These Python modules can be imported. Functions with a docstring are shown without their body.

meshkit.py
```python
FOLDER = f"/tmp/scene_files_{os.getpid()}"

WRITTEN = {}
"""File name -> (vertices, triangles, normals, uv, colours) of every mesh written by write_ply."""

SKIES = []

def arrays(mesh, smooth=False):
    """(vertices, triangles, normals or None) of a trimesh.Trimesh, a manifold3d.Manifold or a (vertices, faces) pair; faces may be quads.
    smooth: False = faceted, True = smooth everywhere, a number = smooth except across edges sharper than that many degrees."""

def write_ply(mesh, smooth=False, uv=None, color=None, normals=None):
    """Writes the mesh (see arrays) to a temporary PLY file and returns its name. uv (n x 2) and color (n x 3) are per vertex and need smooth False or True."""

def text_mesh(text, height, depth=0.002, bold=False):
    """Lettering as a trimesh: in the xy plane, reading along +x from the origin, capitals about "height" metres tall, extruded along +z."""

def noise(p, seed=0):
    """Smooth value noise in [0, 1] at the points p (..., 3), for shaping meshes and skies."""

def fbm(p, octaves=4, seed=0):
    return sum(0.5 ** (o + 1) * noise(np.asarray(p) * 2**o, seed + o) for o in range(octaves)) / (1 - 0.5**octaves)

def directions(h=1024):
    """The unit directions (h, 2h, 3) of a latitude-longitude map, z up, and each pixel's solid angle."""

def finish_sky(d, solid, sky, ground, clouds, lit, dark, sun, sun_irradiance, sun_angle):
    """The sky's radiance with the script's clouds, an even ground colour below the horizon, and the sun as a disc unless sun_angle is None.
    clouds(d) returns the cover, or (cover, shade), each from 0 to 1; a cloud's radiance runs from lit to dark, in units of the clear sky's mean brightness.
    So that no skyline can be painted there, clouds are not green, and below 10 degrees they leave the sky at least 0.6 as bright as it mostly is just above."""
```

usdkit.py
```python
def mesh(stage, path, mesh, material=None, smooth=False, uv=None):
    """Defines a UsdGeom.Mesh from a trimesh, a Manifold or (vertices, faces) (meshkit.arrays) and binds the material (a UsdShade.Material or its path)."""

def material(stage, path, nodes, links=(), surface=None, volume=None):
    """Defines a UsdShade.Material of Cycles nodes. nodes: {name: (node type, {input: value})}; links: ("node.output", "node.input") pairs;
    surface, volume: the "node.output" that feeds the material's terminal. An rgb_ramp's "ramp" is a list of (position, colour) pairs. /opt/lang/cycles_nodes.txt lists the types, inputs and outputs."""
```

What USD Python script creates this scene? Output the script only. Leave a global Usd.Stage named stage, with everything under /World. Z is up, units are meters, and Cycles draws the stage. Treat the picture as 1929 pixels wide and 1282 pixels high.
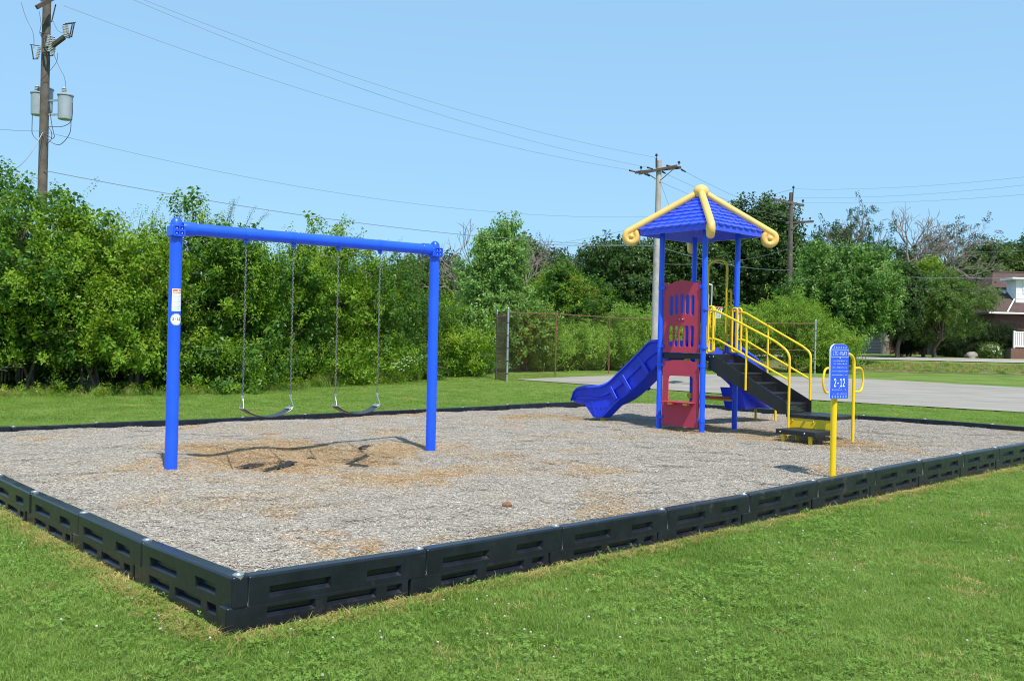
import math, numpy as np, trimesh, manifold3d as m3, usdkit, meshkit
from shapely.geometry import Polygon, Point, box as sbox
from shapely import affinity
from pxr import Usd, UsdGeom, UsdLux, UsdShade, Gf, Sdf, Vt

stage = Usd.Stage.CreateInMemory()
UsdGeom.SetStageUpAxis(stage, 'Z')
UsdGeom.SetStageMetersPerUnit(stage, 1.0)
world = UsdGeom.Xform.Define(stage, '/World')
UsdGeom.Scope.Define(stage, '/World/Looks')
V3 = np.array

# ------------------------------------------------------------------ camera, sky, sun
PW, PH, F = 1929.0, 1282.0, 1706.72            # the lens in pixels of the photograph
PITCH, ROLL, EYE = 0.0044, 0.0211, 1.572
fw = V3([0, math.cos(PITCH), math.sin(PITCH)]); _u = V3([0, -math.sin(PITCH), math.cos(PITCH)]); _r = V3([1.0, 0, 0])
rt = math.cos(ROLL) * _r + math.sin(ROLL) * _u
up = -math.sin(ROLL) * _r + math.cos(ROLL) * _u
cam = UsdGeom.Camera.Define(stage, '/World/camera')
M = Gf.Matrix4d(*rt, 0, *up, 0, *(-fw), 0, 0, 0, EYE, 1)
cam.AddTransformOp().Set(M)
cam.CreateHorizontalApertureAttr(36.0)
cam.CreateFocalLengthAttr(36.0 * F / PW)
cam.CreateExposureAttr(0.65)
cam.CreateClippingRangeAttr(Gf.Vec2f(0.05, 5000))

SUN = V3([0.62, -1.46, 2.47]); SUN = SUN / np.linalg.norm(SUN)
SUN_EL, SUN_ROT = math.asin(SUN[2]), math.atan2(SUN[0], SUN[1])
SKY_STRENGTH, SUN_INTENSITY = 0.15, 1.0
sky_mat = usdkit.material(stage, '/World/Looks/sky', {
    'sky': ('sky_texture', {'sky_type': 'single_scattering', 'sun_disc': False, 'sun_elevation': SUN_EL, 'sun_rotation': SUN_ROT,
                            'altitude': 3000.0, 'air_density': 1.0, 'aerosol_density': 1.0, 'ozone_density': 2.0}),
    'even': ('gamma', {'gamma': 0.20}), 'haze': ('vector_math', {'math_type': 'multiply', 'vector2': (1.43, 2.32, 3.08)}),
    'bg': ('background_shader', {'strength': SKY_STRENGTH})}, [('sky.color', 'even.color'), ('even.color', 'haze.vector1'), ('haze.vector', 'bg.color')], surface='bg.background')
dome = UsdLux.DomeLight.Define(stage, '/World/sky')
UsdShade.MaterialBindingAPI.Apply(dome.GetPrim()).Bind(sky_mat)
dome.GetPrim().SetCustomDataByKey('kind', 'structure')
sun = UsdLux.DistantLight.Define(stage, '/World/sun')
sun.CreateNormalizeAttr(True); sun.CreateIntensityAttr(SUN_INTENSITY); sun.CreateAngleAttr(0.53)
sun.CreateColorAttr(Gf.Vec3f(1.0, 0.94, 0.84))
z_ = SUN; x_ = np.cross([0, 0, 1.0], z_); x_ /= np.linalg.norm(x_); y_ = np.cross(z_, x_)
sun.AddTransformOp().Set(Gf.Matrix4d(*x_, 0, *y_, 0, *z_, 0, 0, 0, 50, 1))

def at(px, py, Y):
    """The point at distance Y (metres along +y) that stands at a pixel of the photograph."""
    d = fw + rt * (px - PW / 2) / F - up * (py - PH / 2) / F
    return V3([0, 0, EYE]) + d * Y / d[1]

# ------------------------------------------------------------------ scene helpers
used = {}
def numbered(path):
    k = used.get(path, 0); used[path] = k + 1
    return path if k == 0 else f'{path}_{k:03d}'
def pathof(parent): return '/World' if parent is None else str(parent.GetPath())
def tag(prim, label=None, cat=None, group=None, kind=None):
    p = prim.GetPrim() if hasattr(prim, 'GetPrim') else prim
    for k, v in (('label', label), ('category', cat), ('group', group), ('kind', kind)):
        if v: p.SetCustomDataByKey(k, v)
    return p
def thing(name, label, cat, loc=(0, 0, 0), rotz=0.0, group=None):
    x = UsdGeom.Xform.Define(stage, numbered('/World/' + name))
    x.AddTranslateOp().Set(Gf.Vec3d(*map(float, loc)))
    if rotz: x.AddRotateZOp().Set(math.degrees(rotz))
    return tag(x, label, cat, group)
def obj(name, mesh, mat, parent=None, smooth=35, label=None, cat=None, group=None, kind=None):
    if isinstance(mesh, list): mesh = cat_(mesh)
    m = usdkit.mesh(stage, numbered(pathof(parent) + '/' + name), mesh, mat, smooth=smooth)
    return tag(m, label, cat, group, kind)
def each(name, meshes, mat, parent=None, **kw):
    """One part for each of several alike pieces."""
    return [obj(name, m, mat, parent, **kw) for m in meshes]
def copy(root, label, loc, rotz=0.0, group=None, name=None):
    """Another instance of a thing, with copies of its parts."""
    was = root.GetCustomData()
    r = thing(name or root.GetName(), label, was['category'], loc, rotz, group or was.get('group'))
    r.GetReferences().AddInternalReference(root.GetPath()); r.SetInstanceable(True)
    return r
def cat_(ms):
    vs, fs, k = [], [], 0
    for m in ms:
        v, f, _ = meshkit.arrays(m)
        vs.append(v); fs.append(f + k); k += len(v)
    return trimesh.Trimesh(np.vstack(vs), np.vstack(fs), process=False)
def T(m, loc=(0, 0, 0), rz=0.0, rx=0.0, ry=0.0):
    v, f, _ = meshkit.arrays(m); v = v.copy()
    for ang, a, b in ((rx, 1, 2), (ry, 2, 0), (rz, 0, 1)):
        if ang:
            c, s = math.cos(ang), math.sin(ang); p, q = v[:, a].copy(), v[:, b].copy()
            v[:, a], v[:, b] = c * p - s * q, s * p + c * q
    return trimesh.Trimesh(v + np.asarray(loc, float), f, process=False)
def box(x0, x1, y0, y1, z0, z1):
    m = trimesh.creation.box([x1 - x0, y1 - y0, z1 - z0]); m.apply_translation([(x0 + x1) / 2, (y0 + y1) / 2, (z0 + z1) / 2]); return m
def rbox(x0, x1, y0, y1, z0, z1, r=0.006, n=6):
    """A box with rounded edges."""
    s = [m3.Manifold.sphere(r, n * 2).translate((x, y, z)) for x in (x0 + r, x1 - r) for y in (y0 + r, y1 - r) for z in (z0 + r, z1 - r)]
    return m3.Manifold.batch_hull(s)
def cyl(p0, p1, r0, r1=None, n=14):
    return tube([p0, p1], [r0, r0 if r1 is None else r1], n)
def tube(pts, r, n=10, cap=True, closed=False):
    P = np.asarray(pts, float); k = len(P)
    R = np.full(k, float(r)) if np.ndim(r) == 0 else np.interp(np.linspace(0, 1, k), np.linspace(0, 1, len(r)), np.asarray(r, float))
    t = np.gradient(P, axis=0) if not closed else np.roll(P, -1, 0) - np.roll(P, 1, 0)
    t /= np.maximum(np.linalg.norm(t, axis=1, keepdims=True), 1e-12)
    a = V3([0, 0, 1.0]) if abs(t[0][2]) < 0.9 else V3([1.0, 0, 0])
    x = np.cross(t[0], a); x /= np.linalg.norm(x); fr = []
    for i in range(k):
        x = x - t[i] * (x @ t[i]); x /= np.linalg.norm(x); fr.append((x, np.cross(t[i], x)))
    ang = np.linspace(0, 2 * np.pi, n, endpoint=False)
    v = np.vstack([P[i] + R[i] * (np.cos(ang)[:, None] * fr[i][0] + np.sin(ang)[:, None] * fr[i][1]) for i in range(k)])
    f = []
    for i in range(k if closed else k - 1):
        j = (i + 1) % k
        for q in range(n):
            w = (q + 1) % n
            f += [[i * n + q, i * n + w, j * n + w], [i * n + q, j * n + w, j * n + q]]
    if cap and not closed:
        v = np.vstack([v, P[0], P[-1]])
        for q in range(n):
            w = (q + 1) % n
            f += [[k * n, w, q], [k * n + 1, (k - 1) * n + q, (k - 1) * n + w]]
    return trimesh.Trimesh(v, f, process=False)
def bend(pts, r, n=5):
    """A polyline with its corners rounded to radius about r."""
    P = [V3(p, ) * 1.0 for p in pts]; out = [P[0]]
    for i in range(1, len(P) - 1):
        a, b, c = P[i - 1], P[i], P[i + 1]
        d = min(r, np.linalg.norm(a - b) * .45, np.linalg.norm(c - b) * .45)
        s, e = b + (a - b) / np.linalg.norm(a - b) * d, b + (c - b) / np.linalg.norm(c - b) * d
        for t in np.linspace(0, 1, n + 1): out.append((1 - t) ** 2 * s + 2 * t * (1 - t) * b + t * t * e)
    return out + [P[-1]]
def lathe(prof, n=20, loc=(0, 0, 0)):
    """prof: (radius, z) from the bottom to the top."""
    m = trimesh.creation.revolve(np.asarray(prof, float), sections=n); m.apply_translation(loc); return m
def ball(c, r, sub=2, s=(1, 1, 1)):
    m = trimesh.creation.icosphere(sub, r); m.apply_scale(s); m.apply_translation(c); return m
def plate(poly, thick, plane, at_):
    """A shapely outline as a sheet: plane 'yz' (outline in y,z; thickness along x about at_), 'xz' or 'xy'."""
    parts = getattr(poly, 'geoms', [poly]); ms = []
    for g in parts:
        m = trimesh.creation.extrude_polygon(g, thick, engine='earcut'); v = np.array(m.vertices); v[:, 2] += at_ - thick / 2
        v = {'yz': v[:, [2, 0, 1]], 'xz': v[:, [0, 2, 1]], 'xy': v}[plane]
        f = np.array(m.faces)
        if plane == 'xz': f = f[:, ::-1]
        ms.append(trimesh.Trimesh(v, f, process=False))
    return cat_(ms)
def loft(rings, cap=True):
    """Rings of equally many points, joined one to the next."""
    k, n = len(rings), len(rings[0]); v = np.vstack(rings); f = []
    for i in range(k - 1):
        for q in range(n):
            w = (q + 1) % n
            f += [[i * n + q, i * n + w, (i + 1) * n + w], [i * n + q, (i + 1) * n + w, (i + 1) * n + q]]
    if cap:
        for i, flip in ((0, True), (k - 1, False)):
            r2 = rings[i]; c = r2.mean(0); d1 = r2[1] - r2[0]; nrm = np.zeros(3)
            for q in range(n): nrm += np.cross(r2[q] - c, r2[(q + 1) % n] - c)
            a = nrm / np.linalg.norm(nrm); x = np.cross(a, [0.3, 0.5, 0.81]); x /= np.linalg.norm(x); y = np.cross(a, x)
            p2 = np.stack([(r2 - c) @ x, (r2 - c) @ y], 1)
            import mapbox_earcut as me
            tri = me.triangulate_float64(p2, np.array([n], np.uint32)).reshape(-1, 3)
            for t in tri: f.append(list((t[::-1] if flip else t) + i * n))
    m = trimesh.Trimesh(v, f, process=False); m.fix_normals(); return m
def rrect(x0, x1, y0, y1, r):
    return sbox(x0 + r, y0 + r, x1 - r, y1 - r).buffer(r, 6)

# ------------------------------------------------------------------ materials
def mat(name, nodes, links, surface): return usdkit.material(stage, '/World/Looks/' + name, nodes, links, surface=surface)
def pbr(name, col, rough=0.5, var=0.12, scale=3.0, metal=0.0, bump=0.0, bscale=60.0, spec=None, dirt=None):
    """A painted or moulded surface with gently uneven tone and fine relief."""
    c = V3(col, ) * 1.0
    n = {'g': ('geometry', {}), 'n': ('noise_texture', {'scale': scale, 'detail': 5.0, 'roughness': 0.6}),
         'r': ('rgb_ramp', {'ramp': [(0.3, tuple(c * (1 - var))), (0.7, tuple(np.minimum(c * (1 + var), .95)))]}),
         'mr': ('map_range', {'from_min': 0.3, 'from_max': 0.7, 'to_min': max(rough - .08, .02), 'to_max': min(rough + .08, 1)}),
         'p': ('principled_bsdf', {'roughness': rough, 'metallic': metal})}
    l = [('g.position', 'n.vector'), ('n.fac', 'r.fac'), ('n.fac', 'mr.value'), ('mr.result', 'p.roughness')]
    if spec is not None: n['p'][1]['specular_ior_level'] = spec
    if dirt:                                   # blotches of dirt with a shape of their own
        n['dn'] = ('noise_texture', {'scale': dirt[1], 'detail': 8.0, 'roughness': 0.7})
        n['dr'] = ('rgb_ramp', {'ramp': [(dirt[2], (0, 0, 0)), (dirt[2] + .12, (1, 1, 1))]})
        n['dm'] = ('mix_color', {'b': dirt[0]})
        l += [('g.position', 'dn.vector'), ('dn.fac', 'dr.fac'), ('dr.color', 'dm.fac'), ('r.color', 'dm.a'), ('dm.result', 'p.base_color')]
    else: l.append(('r.color', 'p.base_color'))
    if bump:
        n['bn'] = ('noise_texture', {'scale': bscale, 'detail': 4.0}); n['b'] = ('bump', {'strength': bump, 'distance': 0.01})
        l += [('g.position', 'bn.vector'), ('bn.fac', 'b.height'), ('b.normal', 'p.normal')]
    return mat(name, n, l, 'p.BSDF')
def leafmat(name, dark, mid, light, trans=0.35, rough=0.5, scale=0.6, spec=0.35, k=1.0):
    """Leaves: a tone of its own for each leaf, clump-wide drift, some light let through."""
    dark, mid, light = (tuple(V3(c) * k) for c in (dark, mid, light)); spec *= .6
    n = {'g': ('geometry', {}), 'tn': ('attribute', {'attribute': 'tone'}), 'n': ('noise_texture', {'scale': scale, 'detail': 3.0}),
         'a': ('math', {'math_type': 'multiply_add', 'value2': 0.55}), 'a2': ('math', {'math_type': 'multiply_add', 'value2': 0.9}),
         's': ('math', {'math_type': 'subtract', 'value2': 0.22}),
         'r': ('rgb_ramp', {'ramp': [(0.0, dark), (0.45, mid), (1.0, light)]}),
         'p': ('principled_bsdf', {'roughness': rough, 'specular_ior_level': spec}),
         'h': ('hsv', {'value': 1.5, 'saturation': 1.1, 'hue': 0.49}), 't': ('translucent_bsdf', {}), 'm': ('mix_closure', {'fac': trans})}
    l = [('tn.fac', 'a.value1'), ('g.position', 'n.vector'), ('n.fac', 'a2.value1'), ('a.value', 'a2.value3'), ('a2.value', 's.value1'),
         ('s.value', 'r.fac'), ('r.color', 'p.base_color'), ('r.color', 'h.color'), ('h.color', 't.color'),
         ('p.BSDF', 'm.closure1'), ('t.BSDF', 'm.closure2')]
    n['a'][1]['value3'] = 0.0
    return mat(name, n, l, 'm.closure')

L = {}
L['blue'] = pbr('blue_powder_coat', (0.014, 0.095, 0.83), 0.33, 0.10, 2.2, bump=.02, bscale=200, dirt=((.06, .14, .52), 11.0, .63))
L['blue_plastic'] = pbr('blue_moulded_plastic', (0.013, 0.04, 0.64), 0.4, 0.2, 1.6, bump=.05, bscale=120, dirt=((.05, .09, .50), 8.0, .62))
L['roof_blue'] = pbr('blue_roof_plastic', (0.035, 0.085, 0.86), 0.34, 0.08, 4, bump=.04, bscale=120)
L['yellow'] = pbr('yellow_powder_coat', (0.80, 0.53, 0.008), 0.32, 0.06, 4, bump=.02, bscale=200)
L['tan'] = pbr('cream_yellow_plastic', (0.74, 0.46, 0.125), 0.42, 0.05, 4, bump=.04, bscale=150)
L['red'] = pbr('maroon_plastic_sheet', (0.46, 0.05, 0.092), 0.5, 0.08, 3, bump=.05, bscale=150, spec=.3)
L['black'] = pbr('black_coated_steel', (0.012, 0.012, 0.013), 0.45, 0.2, 6, bump=.06, bscale=150)
L['timber'] = pbr('black_recycled_plastic', (0.009, 0.0115, 0.018), 0.30, 0.25, 5, bump=.03, bscale=40, spec=.45, dirt=((.045, .040, .032), 7.0, .585))
L['steel'] = pbr('galvanised_steel', (0.55, 0.56, 0.57), 0.38, 0.15, 20, metal=.9)
L['chain'] = pbr('dull_zinc_chain', (0.20, 0.20, 0.20), 0.42, 0.2, 30, metal=.85)
L['rubber'] = pbr('black_rubber', (0.02, 0.021, 0.024), 0.32, 0.2, 10, bump=.05)
L['white'] = pbr('white_paint', (0.78, 0.78, 0.76), 0.5, 0.05, 3)
L['white_sheet'] = pbr('white_plastic_core', (0.82, 0.83, 0.84), 0.45, 0.03, 3)
L['sticker'] = pbr('white_vinyl', (0.80, 0.82, 0.80), 0.4, 0.03, 3)
L['orange'] = pbr('orange_vinyl', (0.80, 0.17, 0.05), 0.4, 0.04, 3)
L['lime'] = pbr('pale_green_vinyl', (0.50, 0.62, 0.22), 0.4, 0.05, 3)
L['ink'] = pbr('dark_print', (0.02, 0.03, 0.07), 0.5, 0.05, 3)
L['print'] = pbr('pale_grey_print', (0.45, 0.55, 0.58), 0.5, 0.05, 3)
L['wood_pole'] = pbr('weathered_pole_wood', (0.105, 0.088, 0.072), 0.85, 0.35, 3, bump=.4, bscale=25, dirt=((.07, .05, .04), 2.0, .55))
L['grey_pole'] = pbr('grey_pole_wood', (0.36, 0.34, 0.315), 0.8, 0.2, 2, bump=.3, bscale=25, dirt=((.22, .2, .18), 1.5, .55))
L['arm_wood'] = pbr('dark_crossarm_wood', (0.065, 0.05, 0.04), 0.85, 0.3, 6, bump=.3)
L['can'] = pbr('pale_blue_grey_tank', (0.30, 0.35, 0.395), 0.45, 0.1, 3, dirt=((.30, .19, .12), 2.5, .60))
L['porcelain'] = pbr('grey_porcelain', (0.42, 0.42, 0.43), 0.25, 0.1, 9)
L['dark_glass'] = pbr('dark_insulator', (0.03, 0.025, 0.03), 0.2, 0.1, 9)
L['line'] = pbr('weathered_line', (0.15, 0.16, 0.17), 0.6, 0.1, 9)
L['cable'] = pbr('dark_cable', (0.03, 0.03, 0.034), 0.5, 0.1, 9)
L['alu'] = pbr('aluminium_cable', (0.30, 0.31, 0.33), 0.45, 0.1, 9, metal=.5)
L['rust'] = pbr('rusty_pipe', (0.16, 0.075, 0.045), 0.8, 0.3, 12, bump=.2, dirt=((.28, .25, .23), 6.0, .62))
L['rust_panel'] = pbr('rust_brown_panel', (0.30, 0.17, 0.10), 0.85, 0.3, 5, bump=.2)
L['bark'] = pbr('grey_brown_bark', (0.11, 0.085, 0.065), 0.9, 0.35, 6, bump=.5, bscale=18)
L['dead'] = pbr('bare_grey_wood', (0.22, 0.185, 0.15), 0.9, 0.3, 5, bump=.3)
L['brick'] = mat('dark_red_brick', {'tc': ('geometry', {}), 'mp': ('mapping', {'rotation': (math.pi / 2, 0, 0), 'scale': (1, 1, 1)}),
    'b': ('brick_texture', {'scale': 1.0, 'brick_width': .21, 'row_height': .072, 'mortar_size': .008, 'color1': (.19, .055, .038), 'color2': (.12, .038, .028), 'mortar': (.2, .17, .15)}),
    'p': ('principled_bsdf', {'roughness': .85})}, [('tc.position', 'mp.vector'), ('mp.vector', 'b.vector'), ('b.color', 'p.base_color')], 'p.BSDF')
L['shingle'] = mat('brown_roof_shingle', {'tc': ('geometry', {}), 
    'b': ('brick_texture', {'scale': 1.0, 'brick_width': .33, 'row_height': .16, 'mortar_size': .006, 'color1': (.10, .06, .052), 'color2': (.072, .046, .041), 'mortar': (.06, .04, .035)}),
    'n': ('noise_texture', {'scale': 1.2, 'detail': 6.0}), 'mx': ('mix_color', {'blend_type': 'multiply', 'fac': .5}),
    'r': ('rgb_ramp', {'ramp': [(.3, (.6, .6, .6)), (.7, (1, 1, 1))]}),
    'p': ('principled_bsdf', {'roughness': .9})}, [('tc.position', 'b.vector'), ('tc.position', 'n.vector'), ('n.fac', 'r.fac'), ('b.color', 'mx.a'), ('r.color', 'mx.b'), ('mx.result', 'p.base_color')], 'p.BSDF')
L['window'] = mat('window_pane', {'f': ('fresnel', {'IOR': 1.5}), 'd': ('principled_bsdf', {'base_color': (.03, .05, .10), 'roughness': .1}), 'gl': ('glossy_bsdf', {'roughness': .03}), 'm': ('mix_closure', {})},
    [('f.fac', 'm.fac'), ('d.BSDF', 'm.closure1'), ('gl.BSDF', 'm.closure2')], 'm.closure')
L['acrylic'] = mat('clear_backboard', {'t': ('transparent_bsdf', {'color': (.55, .62, .65)}), 'g': ('glossy_bsdf', {'roughness': .05}), 'f': ('fresnel', {'IOR': 1.5}), 'm': ('mix_closure', {})},
    [('f.fac', 'm.fac'), ('t.BSDF', 'm.closure1'), ('g.BSDF', 'm.closure2')], 'm.closure')
L['rock'] = pbr('grey_boulder', (0.3, 0.28, 0.26), 0.9, 0.3, 4, bump=.5, bscale=15)
L['petal'] = pbr('white_petal', (0.78, 0.76, 0.70), 0.7, 0.08, 9)
L['clod'] = pbr('brown_clod', (0.20, 0.10, 0.045), 0.95, 0.4, 60, bump=.6)
L['fabric'] = pbr('black_fabric', (0.018, 0.018, 0.02), 0.8, 0.2, 40, bump=.3)

# ------------------------------------------------------------------ the ground
TY = [-400, 28, 36, 46, 53, 57.5, 63, 70, 80, 120, 400]
TZ = [0, 0, .13, .30, .39, 1.0, 1.10, 1.236, 1.35, 1.8, 3.0]
def ground(x, y): return np.interp(y, TY, TZ)
E1 = V3([math.cos(.7462), math.sin(.7462), 0]); E2 = V3([-E1[1], E1[0], 0]); CORNER = V3([-1.455, 4.882, 0])
LEN1, LEN2 = 15.465, 9.922
def bed(p, q): return CORNER + E1 * p + E2 * q               # metres along the front edge and along the left edge
def in_bed(x, y): return (x - CORNER[0]) * E1[0] + (y - CORNER[1]) * E1[1], (x - CORNER[0]) * E2[0] + (y - CORNER[1]) * E2[1]
COURT = [(.22, 36.5), (4.0, 33.1), (8.0, 29.7), (13.9, 24.6), (22, 17.6), (38, 3.7), (52, 16), (34, 31), (21.7, 38.5), (17.3, 43.0), (12, 44.6), (7.2, 44.7)]
court_poly = Polygon(COURT)

SWL, SWR = V3([-3.54, 9.487, 0]), V3([-1.009, 11.559, 0])     # feet of the two swing posts
SD = (SWR - SWL) / np.linalg.norm(SWR - SWL); SN = V3([-SD[1], SD[0], 0])
PC, PA = V3([3.215, 15.658, 0]), 0.72                          # centre and turn of the play structure
PE, PN = V3([math.cos(PA), math.sin(PA), 0]), V3([-math.sin(PA), math.cos(PA), 0])
def pl(u, v, z=0.0): return PC + PE * u + PN * v + V3([0, 0, z])
def dips(x, y):
    """Hollows worn into the mulch by feet: (centre, long axis, half lengths, depth)."""
    d = np.zeros_like(x)
    for c, ax, a, b, dep in ((SWL + SD * 1.05 + SN * .55, SN, 1.15, .46, .20), (SWL + SD * 2.2 + SN * .55, SN, 1.15, .46, .19),
                             (pl(0, 3.0), PN, .7, .45, .12), (pl(-.05, -.1), PE, .9, .8, .05), (pl(-.6, -3.0), PE, .6, .7, .04), (pl(3.2, .5), PE, .6, .45, .06)):
        dx, dy = x - c[0], y - c[1]; p = dx * ax[0] + dy * ax[1]; q = -dx * ax[1] + dy * ax[0]
        d += dep * np.exp(-(p / a) ** 2 - (q / b) ** 2)
    return d
def mulch_z(x, y):
    P3 = np.stack([np.asarray(x, float), np.asarray(y, float), np.zeros_like(np.asarray(x, float))], -1)
    p, q = in_bed(np.asarray(x, float), np.asarray(y, float))
    edge = np.minimum.reduce([p, LEN1 - p, q, LEN2 - q])
    z = .205 + .055 * (meshkit.fbm(P3 * 0.9 + 40, 3, 5) - .5) + .03 * (meshkit.fbm(P3 * 4.0, 2, 9) - .5)
    z = z - .055 * np.clip((q - 3.0) / 6.0, 0, 1) + .025 * np.exp(-np.maximum(np.minimum(p, q), 0) / .5) + .05 * np.exp(-np.maximum(edge, 0) / .12) * (meshkit.noise(P3 * 1.7, 3) - .55)
    return z - dips(np.asarray(x, float), np.asarray(y, float))
def brown(x, y):
    """How far the mulch has been turned up to its browner underside (0 to 1)."""
    P3 = np.stack([x, y, np.zeros_like(x)], -1); d = dips(x, y)
    b = np.clip(d / .055, 0, 1) * .85
    for c, ax, a, w, s in ((SWL + SD * 1.7 + SN * .2, SD, 2.2, 1.15, 1.0), (V3([1.0, 17.6, 0]), PN, 1.9, .7, .65), (V3([4.6, 13.7, 0]), -PN, 1.4, .8, .9), (V3([-.65, 9.35, 0]), E1, 1.9, .5, .7),
                           (bed(1.0, .5), E2, .55, .16, 1.1), (bed(1.8, .2), E1, .35, .1, .6), (bed(2.7, .25), E1, .35, .1, .5), (pl(-1.2, -.4), PN, 1.3, .6, .5), (V3([6.2, 13.2, 0]), -PN, 1.3, .5, .4)):
        dx, dy = x - c[0], y - c[1]; p = dx * ax[0] + dy * ax[1]; q = -dx * ax[1] + dy * ax[0]
        b = np.maximum(b, s * np.exp(-(p / a) ** 2 - (q / w) ** 2))
    n = meshkit.fbm(P3 * 1.1 + 7, 4, 21); n2 = meshkit.fbm(P3 * 4.5 + 3, 3, 4)
    return np.clip(b * (.55 + .9 * n) + np.clip((n - .56) * 3.0, 0, .5) + .35 * (n2 - .5), 0, 1)

def gridmesh(xs, ys, zf, keep=None):
    X, Y = np.meshgrid(xs, ys); Z = zf(X, Y); v = np.stack([X, Y, Z], -1).reshape(-1, 3)
    i, j = np.meshgrid(np.arange(len(ys) - 1), np.arange(len(xs) - 1), indexing='ij'); a = (i * len(xs) + j).ravel(); b = a + len(xs)
    f = np.vstack([np.stack([a, a + 1, b + 1], 1), np.stack([a, b + 1, b], 1)])
    return trimesh.Trimesh(v, f, process=False)

L['lawn'] = mat('lawn_ground', {'g': ('geometry', {}), 'n1': ('noise_texture', {'scale': .45, 'detail': 5.0, 'roughness': .6}), 'n2': ('noise_texture', {'scale': 28.0, 'detail': 4.0, 'roughness': .7}), 'n3': ('noise_texture', {'scale': 4.0, 'detail': 5.0, 'roughness': .65}),
    'r1': ('rgb_ramp', {'ramp': [(.32, (.11, .185, .03)), (.5, (.165, .255, .046)), (.68, (.21, .28, .065))]}), 'r2': ('rgb_ramp', {'ramp': [(.3, (.45, .5, .4)), (.6, (1, 1, 1)), (.75, (1.25, 1.2, 1.1))]}),
    'r3': ('rgb_ramp', {'ramp': [(.3, (.7, .75, .7)), (.7, (1.15, 1.1, 1.1))]}),
    'm': ('mix_color', {'blend_type': 'multiply', 'fac': .85}), 'm2': ('mix_color', {'blend_type': 'multiply', 'fac': .8}),
    'b': ('bump', {'strength': .9, 'distance': .05}), 'p': ('principled_bsdf', {'roughness': .85, 'specular_ior_level': .2})},
    [('g.position', 'n1.vector'), ('g.position', 'n2.vector'), ('g.position', 'n3.vector'), ('n1.fac', 'r1.fac'), ('n2.fac', 'r2.fac'), ('n3.fac', 'r3.fac'), ('r1.color', 'm.a'), ('r2.color', 'm.b'), ('m.result', 'm2.a'), ('r3.color', 'm2.b'),
     ('m2.result', 'p.base_color'), ('n2.fac', 'b.height'), ('b.normal', 'p.normal')], 'p.BSDF')
L['bank'] = mat('weedy_bank', {'g': ('geometry', {}), 'n1': ('noise_texture', {'scale': .8, 'detail': 8.0, 'roughness': .7}),
    'r1': ('rgb_ramp', {'ramp': [(.35, (.05, .08, .015)), (.5, (.11, .12, .03)), (.65, (.17, .13, .055))]}), 'b': ('bump', {'strength': 1.0, 'distance': .2}), 'p': ('principled_bsdf', {'roughness': .9})},
    [('g.position', 'n1.vector'), ('n1.fac', 'r1.fac'), ('r1.color', 'p.base_color'), ('n1.fac', 'b.height'), ('b.normal', 'p.normal')], 'p.BSDF')
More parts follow.
